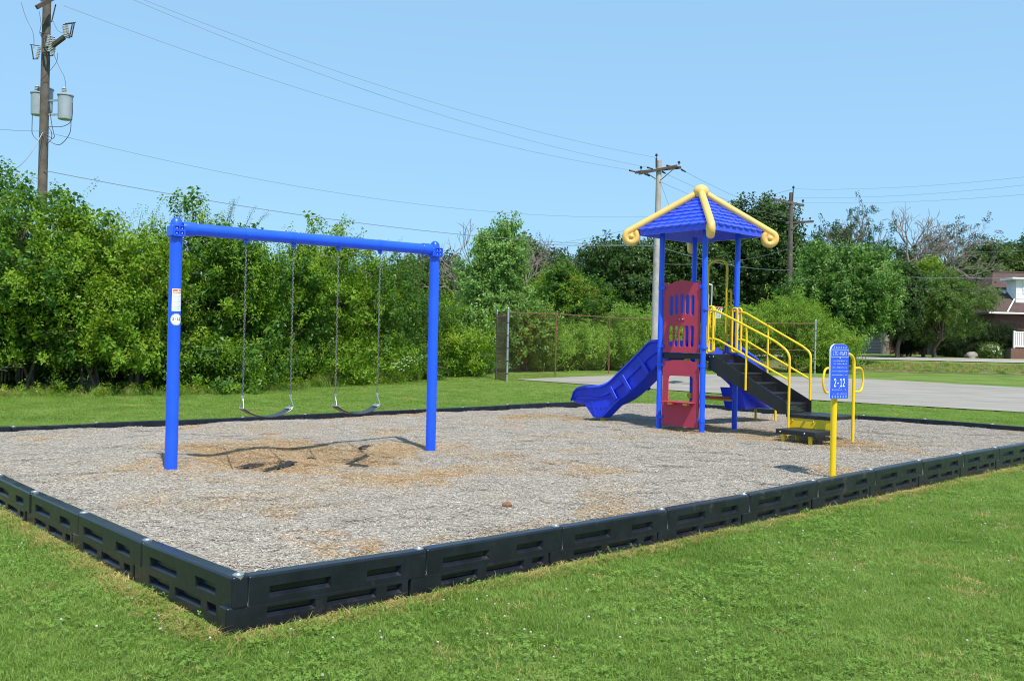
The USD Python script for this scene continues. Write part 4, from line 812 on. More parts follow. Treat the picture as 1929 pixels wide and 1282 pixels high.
each('insulator', [pin(*(ca + off + d_ * .2 + V3([0, 0, .05]))), pin(*(cb + off - d_ * .2 + V3([0, 0, .05])))], L['porcelain'], t1)
obj('brace', tube([q1(105, 9, -.1), q1(97, 42, -.16)], .02, 6), L['cable'], t1)
obj('crossarm', beam(q1(92, 92, -.25), q1(121, 70, -.6), .11, .13), L['arm_wood'], t1, label='short dark crossarm carrying fuse cutouts')
for px, py, dy, d in ((124, 70, -.7, -1), (128, 68, -.5, -1), (70, 110, -.3, 1), (92, 98, -.4, 1), (97, 94, -.35, 1), (89, 88, -.45, 1), (99, 104, -.3, 1)):
    mm = {'porcelain': [], 'metal': []}; cutout(mm, q1(px, py, dy), d)
    fu = obj('fuse_cutout', mm['porcelain'], L['porcelain'], t1); obj('fuse_tube', mm['metal'], L['cable'], fu)
def transformer(px, py, dy, hgt, rad, lab):
    c = q1(px, py, dy); x, y, z = c
    b = obj('transformer', lathe([(0, -hgt / 2), (rad * .9, -hgt / 2), (rad * .93, -hgt / 2 + .03), (rad * .97, hgt / 2 - .08), (rad * 1.0, hgt / 2), (0, hgt / 2)], 24, c), L['can'], t1, label=lab)
    obj('lid', lathe([(0, 0), (rad * 1.08, 0), (rad * 1.08, .03), (rad * .7, .07), (0, .085)], 24, (x, y, z + hgt / 2 - .005)), L['can'], b)
    pf = [(0, 0)]
    for k in range(4): pf += [(.045, k * .05), (.08, k * .05 + .015), (.08, k * .05 + .03), (.045, k * .05 + .045)]
    obj('bushing', T(lathe(pf + [(.02, .22), (0, .24)], 12), (x - .02, y - .06, z + hgt / 2 + .05)), L['porcelain'], b)
    for dz in (hgt * .32, -hgt * .28): obj('bracket', beam(V3([x * .75 + pp(z)[0] * .25, y * .75, z + dz]), V3([pp(z)[0], 0, z + dz]), .05, .06), L['steel'], b)
    return c
tr = transformer(123, 203, -.15, .78, .235, 'pale blue-grey transformer can hanging right of the pole')
tl = transformer(72, 197, .42, .72, .235, 'rust stained transformer can on the left of the pole')
tm = transformer(86, 190, .5, .74, .235, 'transformer can behind the pole')
lo = [((136, 194), (137, 215), (133, 232), (118, 239), (92, 239)), ((134, 225), (133, 250), (122, 266), (112, 274), (98, 270), (86, 256)), ((61, 215), (60, 250), (64, 258), (73, 266)), ((91, 180), (94, 210), (98, 238), (103, 258), (99, 262), (86, 252)),
      ((90, 200), (91, 240), (97, 247), (98, 262), (88, 272)), ((124, 168), (122, 145), (112, 128), (102, 104)), ((77, 152), (92, 136), (108, 116), (108, 100)), ((40, 5), (48, 33), (64, 63), (64, 92)), ((74, 22), (78, 48), (74, 62), (79, 72)), ((100, 40), (108, 58), (118, 63), (124, 62))]
for k, l in enumerate(lo): obj('loose_lead', tube(bend([q1(a, b, -.22) for a, b in l], .25, 5), .011 if k < 5 else .007, 6), L['cable'], t1)

P2 = at(1233, 600, 44.0); P2 = V3([P2[0], 44.0, .25]); 
def q2(px, py, dy=0.0): return at(px, py, 44.0 + dy) - P2
t2 = thing('utility_pole', 'pale grey utility pole with a double crossarm behind the play structure roof', 'utility pole', P2)
a2_, b2_ = q2(1233, 640), q2(1241.5, 303)
obj('pole', tube([a2_ + (a2_ - b2_) * .12, a2_, (a2_ + b2_) / 2, b2_], [.185, .18, .155, .125], 18), L['grey_pole'], t2)
for dy, e0, e1 in ((-.19, (1203, 327), (1276, 312.5)), (.19, (1196, 325), (1283, 315.5))):
    obj('crossarm', beam(q2(*e0, dy), q2(*e1, dy), .10, .12), L['arm_wood'], t2)
each('insulator', [pin(*q2(1207.5, 321.5)), pin(*q2(1279, 312)), pin(*q2(1236.5, 298, -.15), 1.0)], L['dark_glass'], t2)
obj('pole_top_pin', tube([q2(1236.5, 316, -.16), q2(1236.5, 298, -.16)], .045, 8), L['cable'], t2)
each('brace', [tube([q2(1219, 326.5, -.25), q2(1235, 337, -.18)], .022, 6), tube([q2(1267, 320, -.25), q2(1243.5, 340, -.18)], .022, 6)], L['cable'], t2)
each('strain_insulator', [tube([q2(a, b), q2(c, d)], [.05, .03], 8) for a, b, c, d in ((1185, 320.5, 1198, 324), (1283, 319, 1292, 324), (1247, 323, 1254, 327), (1214, 327, 1224, 332), (1219, 315, 1230, 318.5), (1255, 311.5, 1263, 313))], L['dark_glass'], t2)

P3 = at(1487, 560, 63.0); P3 = V3([P3[0], 63.0, 1.0])
def q3(px, py, dy=0.0): return at(px, py, 63.0 + dy) - P3
t3 = thing('utility_pole', 'brown utility pole with two crossarms before the dark trees right of the roof', 'utility pole', P3)
obj('pole', tube([q3(1486.5, 640), q3(1488.5, 480), q3(1490.5, 363)], [.185, .17, .14], 16), L['wood_pole'], t3)
obj('crossarm', beam(q3(1457, 375.5, -.9), q3(1514, 387, .4), .11, .16), L['wood_pole'], t3)
obj('crossarm', beam(q3(1480, 420, -.2), q3(1532, 417, .5), .13, .15), L['arm_wood'], t3, label='lower dark crossarm')
each('insulator', [pin(*q3(1459.5, 373, -.9), 1.3), pin(*q3(1512.5, 383.5, .4), 1.3), pin(*q3(1494.5, 358, -.1), 1.3), pin(*q3(1526, 415, .4), 1.0), pin(*q3(1512, 416, .2), .9)], L['dark_glass'], t3)
obj('pole_top_pin', tube([q3(1493, 376, -.18), q3(1494.5, 357, -.12)], .04, 8), L['cable'], t3)
each('brace', [tube([q3(1480, 381, -.5), q3(1487, 396, -.18)], .02, 6), tube([q3(1491, 432, -.2), q3(1508, 420, .1)], .03, 6)], L['cable'], t3)
# lines from pole to pole
def line(a, b, r, sag, label): obj('power_line', wire([a, b], r * .62, sag), L['line'] if r < .02 else L['alu'], None, smooth=True, label=label, cat='power line', group=None)
G1, G2, G3 = P1, P2, P3
line(P1 + q1(120, 11, .1), P2 + q2(1185, 320), .010, .62, 'lowest of the three overhead lines slanting from the left pole to the grey pole crossarm')
line(P1 + q1(168, -36, .8), P2 + q2(1219, 315), .010, .70, 'middle of the three overhead lines slanting down to the grey pole crossarm')
line(P1 + q1(186, -34, .8), P2 + q2(1236, 297), .010, .62, 'highest of the three overhead lines, ending at the grey pole top pin')
line(P1 + q1(84, 248, -.15), P2 + q2(1239, 408, -.2), .010, .85, 'overhead line from below the transformers to the middle of the grey pole')
line(P1 + q1(82, 321, -.15), P2 + q2(1235, 463, -.2), .018, .55, 'thick cable passing just above the bushes from the left pole')
line(at(-60, 236, 24), P1 + q1(84, 247, -.15), .010, .05, 'overhead line entering at the left edge to the pole below its transformers')
line(at(-30, 300, 27), P1 + q1(80, 250, -.2), .022, .75, 'slack twisted cable drooping left from the wooden pole')
line(P3 + q3(1494.5, 356), at(520, 470, 130), .018, 3.0, 'upper far line running left from the brown pole top behind the grey pole')
line(P3 + q3(1459.5, 371), at(520, 478, 130), .018, 3.0, 'middle far line running left from the brown pole crossarm')
line(P3 + q3(1478, 400), at(520, 492, 130), .018, 2.6, 'lower far line running left behind the grey pole')
line(P3 + q3(1494.5, 356), at(2010, 324, 45), .010, .30, 'top line of three running right from the brown pole')
line(P3 + q3(1459.5, 371, -.9), at(2010, 339, 45), .010, .35, 'middle line of three running right from the brown pole')
line(P3 + q3(1512.5, 381, .4), at(2010, 359, 45), .010, .25, 'lowest line of three running right from the brown pole crossarm')
line(P2 + q2(1292, 324), P3 + q3(1526, 413, .4), .012, .35, 'line slanting down rightward from the grey pole crossarm end')
line(P2 + q2(1254, 327), P3 + q3(1512, 414, .2), .012, .35, 'line slanting down rightward from the grey pole beside its brace')
line(P2 + q2(1245, 343), P3 + q3(1490, 418, 0), .012, .35, 'line slanting down rightward from below the grey pole braces')
line(P2 + q2(1236, 463, -.15), P3 + q3(1487, 508, -.1), .022, .35, 'pale cable sagging between the grey pole and the brown pole')
line(P2 + q2(1236, 462, -.15), at(900, 452, 62), .022, .15, 'pale cable running left from the grey pole above the dark trees')
line(P2 + q2(1235, 524, -.2), at(1040, 545, 62), .016, .1, 'pale line low on the grey pole crossing the trees to its left')
line(P2 + q2(1235, 497, -.2), P3 + q3(1480, 470, 0), .014, .35, 'thin line between the poles passing behind the structure posts')
line(P3 + q3(1489, 513), at(2010, 524, 50), .028, .15, 'thick pale cable running right from the brown pole past the house roof')
line(P3 + q3(1489, 465), at(2010, 470, 50), .014, .25, 'thin line right of the brown pole crossing the bare trees')
line(P3 + q3(1489, 530), at(2010, 545, 50), .012, .2, 'thin dark line running right across the house roof')
line(P2 + q2(1244, 343), P2 + q2(1290, 470, 6), .010, 0, 'guy wire slanting down from the grey pole behind the roof')

# ------------------------------------------------------------------ chain-link fence
FP = [(-.62, 36.7), (-.17, 35.5), (1.95, 40.3), (4.7, 43.8), (7.4, 46.0), (11.45, 46.2), (15.5, 46.3)]
FT = [2.78, 2.84, 2.98, 3.0, 2.98, 2.94, 2.97]
fc = thing('chain_link_fence', 'tall rusty chain-link fence with galvanised corner posts behind the court', 'fence')
for k, ((x, y), zt) in enumerate(zip(FP, FT)):
    gal = k in (0, 1, 5, 6); z0 = ground(x, y); r = .045 if k in (1, 6) else .032
    po = obj('fence_post', [tube([(x, y, z0 - .1), (x, y, zt + (.12 if gal else .03))], r, 10)] + ([ball((x, y, zt + .14), r * 1.2, 1)] if gal else []), L['steel'] if gal else L['rust'], fc, label='galvanised grey post' if gal else 'rusty post')
    if gal and k in (1, 6): each('band', [tube([(x, y, z0 + h - .02), (x, y, z0 + h + .02)], r * 1.15, 10) for h in (.3, .8, 1.3, 1.8, 2.3)], L['cable'], po)
for k in range(len(FP) - 1):
    a, b = V3([*FP[k], FT[k] - .02]), V3([*FP[k + 1], FT[k + 1] - .02]); obj('top_rail', tube([a, b], .024, 8), L['rust'], fc)
    za, zb = ground(*FP[k]), ground(*FP[k + 1])
    if k in (0, 5, 4): obj('middle_rail', tube([V3([a[0], a[1], za + (a[2] - za) * .49]), V3([b[0], b[1], zb + (b[2] - zb) * .49])], .02, 8), L['rust'], fc)
    l = np.linalg.norm((b - a)[:2]); h = 2.62; d = (b - a) / np.linalg.norm((b - a)[:2]); d[2] = 0; zb_ = (ground(*FP[k]) + ground(*FP[k + 1])) / 2 + .03; nrm = V3([-d[1], d[0], 0]) * .035; ws = []
    pitch, wr = (.062, .002) if k == 0 else (.062, .0005)
    for s in (-1, 1):
        for x in np.arange(-h, l + h, pitch * 1.1):
            x0, x1, z0, z1 = x, x + s * h, 0, h
            lo_, hi_ = (0, l)
            pts = []
            for xx, zz in ((x0, z0), (x1, z1)): pts.append([xx, zz])
            (xa, z_a), (xb, z_b) = pts
            if xa > xb: xa, z_a, xb, z_b = xb, z_b, xa, z_a
            if xb <= 0 or xa >= l: continue
            if xa < 0: z_a += (z_b - z_a) * (0 - xa) / (xb - xa); xa = 0
            if xb > l: z_b = z_a + (z_b - z_a) * (l - xa) / (xb - xa); xb = l
            if xb - xa < .03: continue
            o = V3([a[0], a[1], zb_]) - nrm; ws.append(tube([o + d * xa + V3([0, 0, z_a]), o + d * xb + V3([0, 0, z_b])], wr, 3, cap=False))
    if k == 0: obj('rusty_slats', [tube([V3([a[0], a[1], z]) - nrm, V3([b[0], b[1], z]) - nrm], .0115, 5) for z in np.arange(.12, 2.72, .03)], L['rust_panel'], fc, label='rust brown close-woven end panel', kind='stuff')
    obj('wire_mesh', ws, L['rust'], fc, smooth=False)

# ------------------------------------------------------------------ basketball hoop, seen beyond the structure
BB = at(1331.5, 578, 35.0); hz = float(BB[2])
bk = thing('basketball_hoop', 'basketball backboard with orange rim and white net on the court', 'basketball hoop', (BB[0], BB[1], 0), math.radians(67))
# local -y faces the court; board along x
fx0, fz0 = .91, hz - .15
obj('backboard', rbox(-.9, .9, -.012, .012, fz0, fz0 + 1.06, .004), L['acrylic'], bk)
each('board_frame', [box(-.93, .93, -.025, .025, z - .025, z + .025) for z in (fz0, fz0 + 1.06)] + [box(x - .025, x + .025, -.024, .024, fz0 + .026, fz0 + 1.034) for x in (-.905, .905)], L['white'], bk)
obj('target_square', [box(-.30, .30, -.022, -.013, z - .03, z + .03) for z in (hz + .03, hz + .48)] + [box(x - .03, x + .03, -.0215, -.013, hz + .061, hz + .449) for x in (-.27, .27)], L['white'], bk)
th = np.linspace(0, 2 * np.pi, 26); rim = [(.225 * math.cos(t), -.40 + .225 * math.sin(t), hz) for t in th]
obj('rim', [tube(rim, .014, 7, cap=False), box(-.08, .08, -.19, -.026, hz - .03, hz + .012)], pbr('orange_red_rim', (.75, .09, .03), .5, .1, 5), bk)
nt = []
for k in range(12):
    for s in (-1, 1):
        pts = []
        for j in range(5): a = (k + s * j * .5) * 2 * np.pi / 12; r = .22 - .10 * (j / 4) ** .7; pts.append((r * math.cos(a), -.40 + r * math.sin(a), hz - .02 - j * .105))
        nt.append(tube(pts, .006, 4, cap=False))
obj('net', nt, L['white'], bk, smooth=False)
obj('pole', [tube(bend([(0, .36, 0.0), (0, .36, 2.2), (0, .12, hz + .25)], .4, 5), .07, 12), rbox(-.2, .2, .02, .2, hz + .1, hz + .5, .01)], L['cable'], bk)

# ------------------------------------------------------------------ house across the road
hs = thing('brick_house', 'dark red brick house with brown hipped roof and white dormer at the right edge', 'house', (0, 0, 0))
XW, YF, YB, GZ, EZ, RZ = 40.6, 76.3, 86.0, 1.33, 5.15, 8.95
each('wall', [box(XW, 62, YF, YF + .35, GZ - .3, EZ), box(XW, XW + .35, YF + .35, YB, GZ - .3, EZ)], L['brick'], hs, smooth=False)
rx0, ry0, ry1 = XW - .75, YF - .6, YB + .6; ym = (ry0 + ry1) / 2; xr = rx0 + 3.1
vs = V3([(rx0, ry0, EZ - .02), (63, ry0, EZ - .02), (63, ry1, EZ - .02), (rx0, ry1, EZ - .02), (xr, ym, RZ), (63, ym, RZ)]); vs = np.vstack([vs, vs[:4] - V3([0, 0, .16])])
rf = obj('roof', (vs, np.array([[0, 1, 5], [0, 5, 4], [2, 3, 4], [2, 4, 5], [3, 0, 4], [6, 7, 1], [6, 1, 0], [9, 6, 0], [9, 0, 3], [6, 9, 8], [6, 8, 7]])), L['shingle'], hs, smooth=False)
obj('gutter', [rbox(rx0 - .08, 63, ry0 - .12, ry0 - .005, EZ - .16, EZ - .02, .02)], L['white'], hs)
obj('ridge_cap', tube([(xr, ym, RZ + .02), (63, ym, RZ + .02)], .09, 6), L['shingle'], rf)
obj('vent_pipe', cyl(at(1876, 541, 79.6), at(1876, 530, 79.6), .09), L['rust'], rf)
obj('roof_vent', [rbox(*(at(1891, 556, 78.4)[0] + V3([-.35, .35])), 78.2, 78.8, at(1891, 557, 78.4)[2] - .1, at(1891, 557, 78.4)[2] + .1, .02), lathe([(.22, 0), (.2, .3), (.12, .38), (0, .4)][::-1], 14, at(1891, 555, 78.4))], L['steel'], rf)
# dormer
dx0, dy, dz0, dz1 = at(1914, 545, 77.0)[0], 77.0, at(1914, 563, 77.0)[2], at(1914, 527, 77.0)[2]
dm = obj('dormer', [box(dx0, dx0 + 5, dy, dy + 1.5, dz0 - .4, dz1)] + [rbox(dx0 - .02, dx0 + 5, dy - .03, dy - .002, z, z + .13, .01) for z in np.arange(dz0, dz1 - .12, .14)], L['white'], hs, smooth=False)
obj('dormer_roof', [rbox(dx0 - .55, dx0 + 5.4, dy - .45, dy + 1.6, dz1 + .002, dz1 + .18, .02)], L['white'], dm)
wn = obj('window', [box(dx0 + .62, dx0 + 1.62, dy - .05, dy - .035, dz0 + .55, dz1 - .15)], L['window'], dm)
each('window_frame', [box(dx0 + .54, dx0 + .615, dy - .07, dy - .031, dz0 + .45, dz1 - .06), box(dx0 + 1.625, dx0 + 1.70, dy - .07, dy - .031, dz0 + .45, dz1 - .06), box(dx0 + .62, dx0 + 1.62, dy - .07, dy - .031, dz0 + .45, dz0 + .545)], L['white'], wn)
obj('downspout', tube([at(1911, 563, 76.9), at(1898, 587, 75.75)], .06, 8), L['white'], hs)
obj('rear_wing', [place(box(0, 9, -2.5, .2, -.1, .1), (XW - 5.2, 88.5, 7.6), (XW + 3.8, 88.5, 7.6))], L['shingle'], hs, smooth=False)
obj('rear_wing_roof', (V3([(XW - 5.5, 86.2, 5.2), (XW + 5, 86.2, 5.2), (XW + 5, 89.6, 7.75), (XW - 4.2, 89.6, 7.75), (XW - 5.5, 93, 5.2), (XW + 5, 93, 5.2)]), np.array([[0, 1, 2], [0, 2, 3], [5, 4, 3], [5, 3, 2], [4, 0, 3]])), L['shingle'], hs, smooth=False)
obj('rear_wing_wall', box(XW - 5, XW + 4, 86.7, 92.5, 1, 5.25), L['brick'], hs, smooth=False)
wx = at(1909.5, 640, 73.0)[0]; wz0, wz1 = at(1920, 655, 73.0)[2], at(1920, 624, 73.0)[2]
pc = obj('porch', [box(wx - .2, 62, 73.0, 76.2, 1.0, wz0 - .03)], L['brick'], hs, smooth=False)
each('porch_rail', [rbox(wx, 62, 73.02, 73.12, wz1 - .1, wz1, .02), rbox(wx, 62, 73.03, 73.11, wz0 + .06, wz0 + .16, .02), rbox(wx, wx + .14, 73.0, 73.14, wz0 - .02, wz1 + .04, .02)], L['white'], pc)
for k in range(14): obj('baluster', rbox(wx + .2 + k * .16, wx + .32 + k * .16, 73.04, 73.10, wz0 + .16, wz1 - .1, .01), L['white'], pc)
for px, py, r, nm in ((1830, 668.5, .5, 'pale grey boulder beside the road left of the white flowers'), (1846, 673, .25, 'low flat stone between the boulder and the white flowers')):
    c = at(px, py, 71.5); m = trimesh.creation.icosphere(3, r); v = np.array(m.vertices); v *= (.75 + .5 * meshkit.fbm(v * 2.2 + px, 3, 1))[:, None]; v[:, 2] *= .7
    t = thing('boulder', nm, 'boulder', (c[0], c[1], ground(c[0], c[1]) + r * .3)); obj('stone', (v, m.faces), L['rock'], t, smooth=50)

# ------------------------------------------------------------------ leaves, shrubs and trees
def sprig(seed, n, length, ll, lw, spread=.9, droop=.25, flat=.5, twig=True):
    """A twig along +z with n folded leaves around it."""
    g = np.random.default_rng(seed); vs, fs, k = [], [], 0
    bx_, by_ = g.normal(0, .12, 2)
    for i in range(n):
        t = (i + g.random()) / n; o = V3([bx_ * t * t * length, by_ * t * t * length, t * length]); a = i * 2.4 + g.normal(0, .5)
        out = V3([math.cos(a), math.sin(a), 0]); el = g.normal(.35, .35) - droop; d = out * math.cos(el) + V3([0, 0, math.sin(el)]); side = np.cross(d, [0, 0, 1.0]); side = side / (np.linalg.norm(side) + 1e-9)
        ro = g.normal(0, flat); upv = np.cross(side, d); side = side * math.cos(ro) + upv * math.sin(ro); upv = np.cross(side, d)
        l, w = ll * g.uniform(.65, 1.2), lw * g.uniform(.7, 1.2); st = o + out * spread * length * .28 * g.random() * (1.1 - t * .7)
        fold = w * .18; tipd = -V3([0, 0, l * droop * .8])
        vs += [st, st + d * l * .45 + side * w / 2 + upv * fold, st + d * l + tipd, st + d * l * .45 - side * w / 2 + upv * fold]; fs += [[k, k + 1, k + 2], [k, k + 2, k + 3]]; k += 4
    return trimesh.Trimesh(np.array(vs), fs, process=False)
def kit(seed, n, length, ll, lw, variants=4, **kw): return [sprig(seed + s, n, length, ll, lw, **kw) for s in range(variants)]
KIT = {'shrub': kit(100, 34, .62, .105, .060), 'fine': kit(120, 44, .55, .085, .032), 'broad': kit(140, 30, .70, .135, .105, droop=.4), 'maple': kit(160, 30, .95, .19, .16, droop=.35), 'far': kit(180, 26, 1.3, .30, .22, droop=.3),
       'conifer': kit(200, 46, 1.1, .20, .05, droop=.35), 'shoot': kit(220, 26, 1.25, .12, .065, spread=.35, variants=3), 'reed': kit(240, 30, 1.0, .22, .035, droop=.45, spread=.6), 'wisp': kit(260, 20, .9, .10, .03, spread=1.2)}
LM = {'hedge': leafmat('hedge_leaf', (.020, .058, .006), (.083, .155, .012), (.195, .272, .032), .32, .42, .35, k=1.66),
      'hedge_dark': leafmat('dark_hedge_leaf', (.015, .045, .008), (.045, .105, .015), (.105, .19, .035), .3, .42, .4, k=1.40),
      'hedge_yellow': leafmat('yellow_green_leaf', (.04, .088, .009), (.115, .185, .016), (.24, .295, .035), .34, .45, .35, k=1.45),
      'poplar': leafmat('poplar_leaf', (.032, .075, .018), (.088, .165, .036), (.215, .295, .10), .34, .34, .5, k=1.75),
      'maple': leafmat('dark_maple_leaf', (.014, .036, .008), (.034, .072, .014), (.075, .125, .030), .25, .42, .3, k=1.20),
      'grey': leafmat('grey_green_leaf', (.04, .062, .03), (.075, .10, .05), (.13, .155, .085), .25, .6, .4, k=1.00),
      'orange': leafmat('turning_leaf', (.10, .095, .012), (.20, .15, .02), (.33, .19, .04), .3, .5, .6, k=1.20),
      'olive': leafmat('olive_shrub_leaf', (.042, .083, .013), (.098, .160, .027), (.18, .245, .060), .32, .5, .5, k=2.25),
      'crab': leafmat('crabapple_leaf', (.028, .060, .012), (.062, .112, .022), (.125, .175, .045), .28, .45, .4, k=1.55),
      'yew': leafmat('yew_leaf', (.008, .020, .006), (.016, .036, .010), (.05, .075, .015), .15, .5, .6, k=1.12),
      'far': leafmat('far_leaf', (.04, .075, .02), (.075, .125, .03), (.13, .18, .05), .28, .5, .2, k=1.12)}
def lobes(rg, c, r, n, size=(.34, .55), shell=.62):
    """Clumps that make up an uneven crown: centre and radii of each."""
    out = []
    for k in range(n):
        d = rg.normal(0, 1, 3); d /= np.linalg.norm(d); q = shell * rg.uniform(.55, 1.08); s = rg.uniform(*size)
        out.append((V3(c) + d * V3(r) * q, V3(r) * s * V3([1, 1, .85]) * rg.uniform(.8, 1.2)))
    return out
def crown(parent, rg, lob, count, kits, mats, wts, scale=(.8, 1.25), upb=.35, gap=.30, name='crown', floor=.0, shoots=0, shoot_top=None):
    P, D = [], []; area = np.array([(l[1][0] * l[1][2]) for l in lob]); cnt = np.maximum((count * area / area.sum()).astype(int), 3); seed = int(rg.integers(1e6))
    for (c, r), m in zip(lob, cnt):
        d = rg.normal(0, 1, (m * 2, 3)); d /= np.linalg.norm(d, axis=1, keepdims=True); rad = rg.uniform(.18, 1.0, (m * 2, 1)) ** .42
        p = c + d * r * rad; keep = meshkit.fbm(p * (1.6 / max(r.mean(), .5)) + 17, 3, seed % 97) > gap + .13 * rg.random(m * 2); keep &= p[:, 2] > floor
        p, d = p[keep][:m], d[keep][:m]; P.append(p); D.append(d + V3([0, 0, upb]) + rg.normal(0, .45, d.shape))
    nS = 0
    if shoots:
        top = max(l[0][2] + l[1][2] for l in lob); 
        for c, r in [lob[i] for i in rg.integers(0, len(lob), shoots)]:
            if c[2] + r[2] < top * .72: continue
            nS += 3; a = rg.uniform(0, 6.28); q = rg.uniform(.1, .8); P.append((c + V3([r[0] * q * math.cos(a), r[1] * q * math.sin(a), r[2] * math.sqrt(1 - q * q) * .85])) + rg.normal(0, .12, (3, 3))); D.append(np.c_[rg.normal(0, .35, (3, 2)), np.ones(3)])
    P, D = np.vstack(P), np.vstack(D); protos, mm, idx = [], [], np.zeros(len(P), int); pick = rg.choice(len(kits), len(P), p=np.array(wts) / sum(wts)); k0 = 0
    cl = meshkit.fbm(P * .55 + 31, 2, seed % 89)
    for j, (kn, mn) in enumerate(zip(kits, mats)):
        idx[pick == j] = k0 + rg.integers(0, len(KIT[kn]), (pick == j).sum()); protos += KIT[kn]; mm += [LM[mn]] * len(KIT[kn]); k0 += len(KIT[kn])
    scl = rg.uniform(*scale, len(P))
    if nS: idx[-nS:] = k0 + rg.integers(0, 3, nS); protos += KIT['shoot']; mm += [LM[mats[0]]] * 3; scl[-nS:] = rg.uniform(.35, .85, nS)
    return scatter(name, parent, protos, mm, P, quats(D, rg), scl, idx)
def limbs(rg, lob, h, r0, base=(0, 0, 0), split=.35, mat_='bark', n=8):
    """A tapered trunk with limbs that reach into the clumps of the crown."""
    b = V3(base) * 1.0; sp = b + V3([rg.normal(0, .04) * h, rg.normal(0, .04) * h, h * split]); ms = [tube(bend([b - V3([0, 0, .2]), b + V3([0, 0, h * split * .5]) + rg.normal(0, .03, 3) * h * .3, sp, sp + V3([rg.normal(0, .1), rg.normal(0, .1), h * .35])], h * .1, 4), np.linspace(r0 * 1.15, r0 * .35, 12), 10)]
    for c, r in lob[:14]:
        m1 = sp * .5 + c * .5 + rg.normal(0, .12, 3) * h * .15; ms.append(tube(bend([sp - V3([0, 0, .1 * h * split * rg.random()]), m1, c + V3([0, 0, r[2] * .3])], h * .1, 3), np.linspace(r0 * .45, r0 * .08, 6), 6))
    return ms
def shrub(name, label, base, r, zc, n_lobes, count, kits, mats, wts, seed, group, cat='shrub', stems=6, floor=.05, shoots=10, gap=.30, size=(.34, .55), skirt=0, skirt_y=0.0, shell=.62, **kw):
    rg = np.random.default_rng(seed); gz = float(ground(base[0], base[1])); t = thing(name, label, cat, (base[0], base[1], gz), 0, group); lob = lobes(rg, (0, 0, zc), r, n_lobes, size, shell)
    for q in range(skirt): lob.append((V3([r[0] * rg.uniform(-.95, .95), r[1] * rg.uniform(-.75, .3) + skirt_y, rg.uniform(.45, 1.0)]), V3([.95, .8, .75]) * rg.uniform(.7, 1.15)))
    crown(t, rg, lob, count, kits, mats, wts, floor=floor, shoots=shoots, gap=gap, **kw)
    st = []
    for k in range(stems):
        c, rr = lob[k % len(lob)]; a = rg.uniform(0, 6.28); st.append(tube(bend([V3([.25 * math.cos(a), .25 * math.sin(a), -.1]), V3([c[0] * .4, c[1] * .4, max(c[2] * .5, .3)]), c], .5, 3), np.linspace(.05, .015, 5), 6))
        for q in range(3): st.append(tube([c * .6 + V3([0, 0, .2]), c + rg.normal(0, .4, 3) * rr], [.018, .006], 5))
    obj('stems', st, L['bark'], t, smooth=60)
    if name == 'hedge_bush':
        dt = []
        for q in range(14):
            c, rr = lob[int(rg.integers(0, len(lob)))]; d = V3([rg.normal(0, .7), -abs(rg.normal(.6, .4)), rg.normal(.3, .5)]); d /= np.linalg.norm(d); p0 = c + d * rr * .5; p1 = p0 + d * rg.uniform(.5, 1.0); dt.append(tube([p0, (p0 + p1) / 2 + rg.normal(0, .06, 3), p1 + rr * 0], [.012, .008, .004], 4)); dt.append(tube([(p0 + p1) / 2, (p0 + p1) / 2 + d * .3 + rg.normal(0, .15, 3)], [.007, .003], 4))
        obj('dead_twigs', dt, L['dead'], t, smooth=60, kind='stuff')
    return t
def tree(name, label, base, h, r0, c, r, n_lobes, count, kits, mats, wts, seed, group=None, split=.3, gap=.33, size=(.30, .48), shell=.66, upb=.3, z0=None, shoots=0, **kw):
    rg = np.random.default_rng(seed); gz = float(ground(base[0], base[1])) if z0 is None else z0; t = thing(name, label, 'tree', (base[0], base[1], gz), 0, group); lob = lobes(rg, c, r, n_lobes, size, shell)
    obj('trunk', limbs(rg, lob, h, r0, split=split), L['bark'], t, smooth=60); crown(t, rg, lob, count, kits, mats, wts, gap=gap, upb=upb, shoots=shoots, **kw)
    return t
def gp(px, Y): p = at(px, 640, Y); return (p[0], Y)
HG = 'bushes of the wild hedge along the left'
# (pixel, distance, half width, depth, centre height, half height, materials)
hedge = [(-60, 23.6, 2.3, 2.0, 3.55, 2.9, 'a', 'leafy bush cut by the left picture edge, before the utility pole'), (50, 24.6, 2.0, 2.1, 3.4, 2.8, 'a', 'tall bright bush hiding the foot of the wooden utility pole'),
         (175, 24.8, 1.7, 1.9, 2.75, 2.05, 'b', 'yellow-green bush midway between the utility pole and the left swing post'), (262, 25.6, 1.6, 1.9, 2.7, 2.1, 'b', 'bush with yellowing leaves just left of the left swing post'), (362, 27.4, 1.7, 1.9, 2.9, 2.45, 'a', 'tall bush with upright shoots behind the left swing post'),
         (445, 29.0, 1.6, 1.9, 2.7, 2.35, 'a', 'bush behind the leftmost swing chain'), (535, 31.0, 1.9, 2.0, 2.75, 2.4, 'a', 'green bush between the two chains of the near swing'), (615, 32.8, 1.8, 2.0, 2.85, 2.55, 'b', 'bush with light shoots above the middle of the swing beam'),
         (690, 34.6, 1.8, 2.0, 2.55, 2.3, 'a', 'bush behind the far swing with white wildflowers at its foot'), (748, 36.4, 1.35, 2.0, 2.5, 2.3, 'c', 'dark bush just left of the right swing post'), (822, 39.0, 1.7, 1.8, 1.75, 1.6, 'b', 'low bush between the right swing post and the young poplar')]
MX = {'a': (['shrub', 'broad', 'fine'], ['hedge', 'hedge_dark', 'hedge'], [.5, .3, .2]), 'b': (['shrub', 'broad', 'shrub'], ['hedge_yellow', 'hedge', 'hedge'], [.35, .2, .45]), 'c': (['shrub', 'fine'], ['hedge_dark', 'hedge_dark'], [.7, .3])}
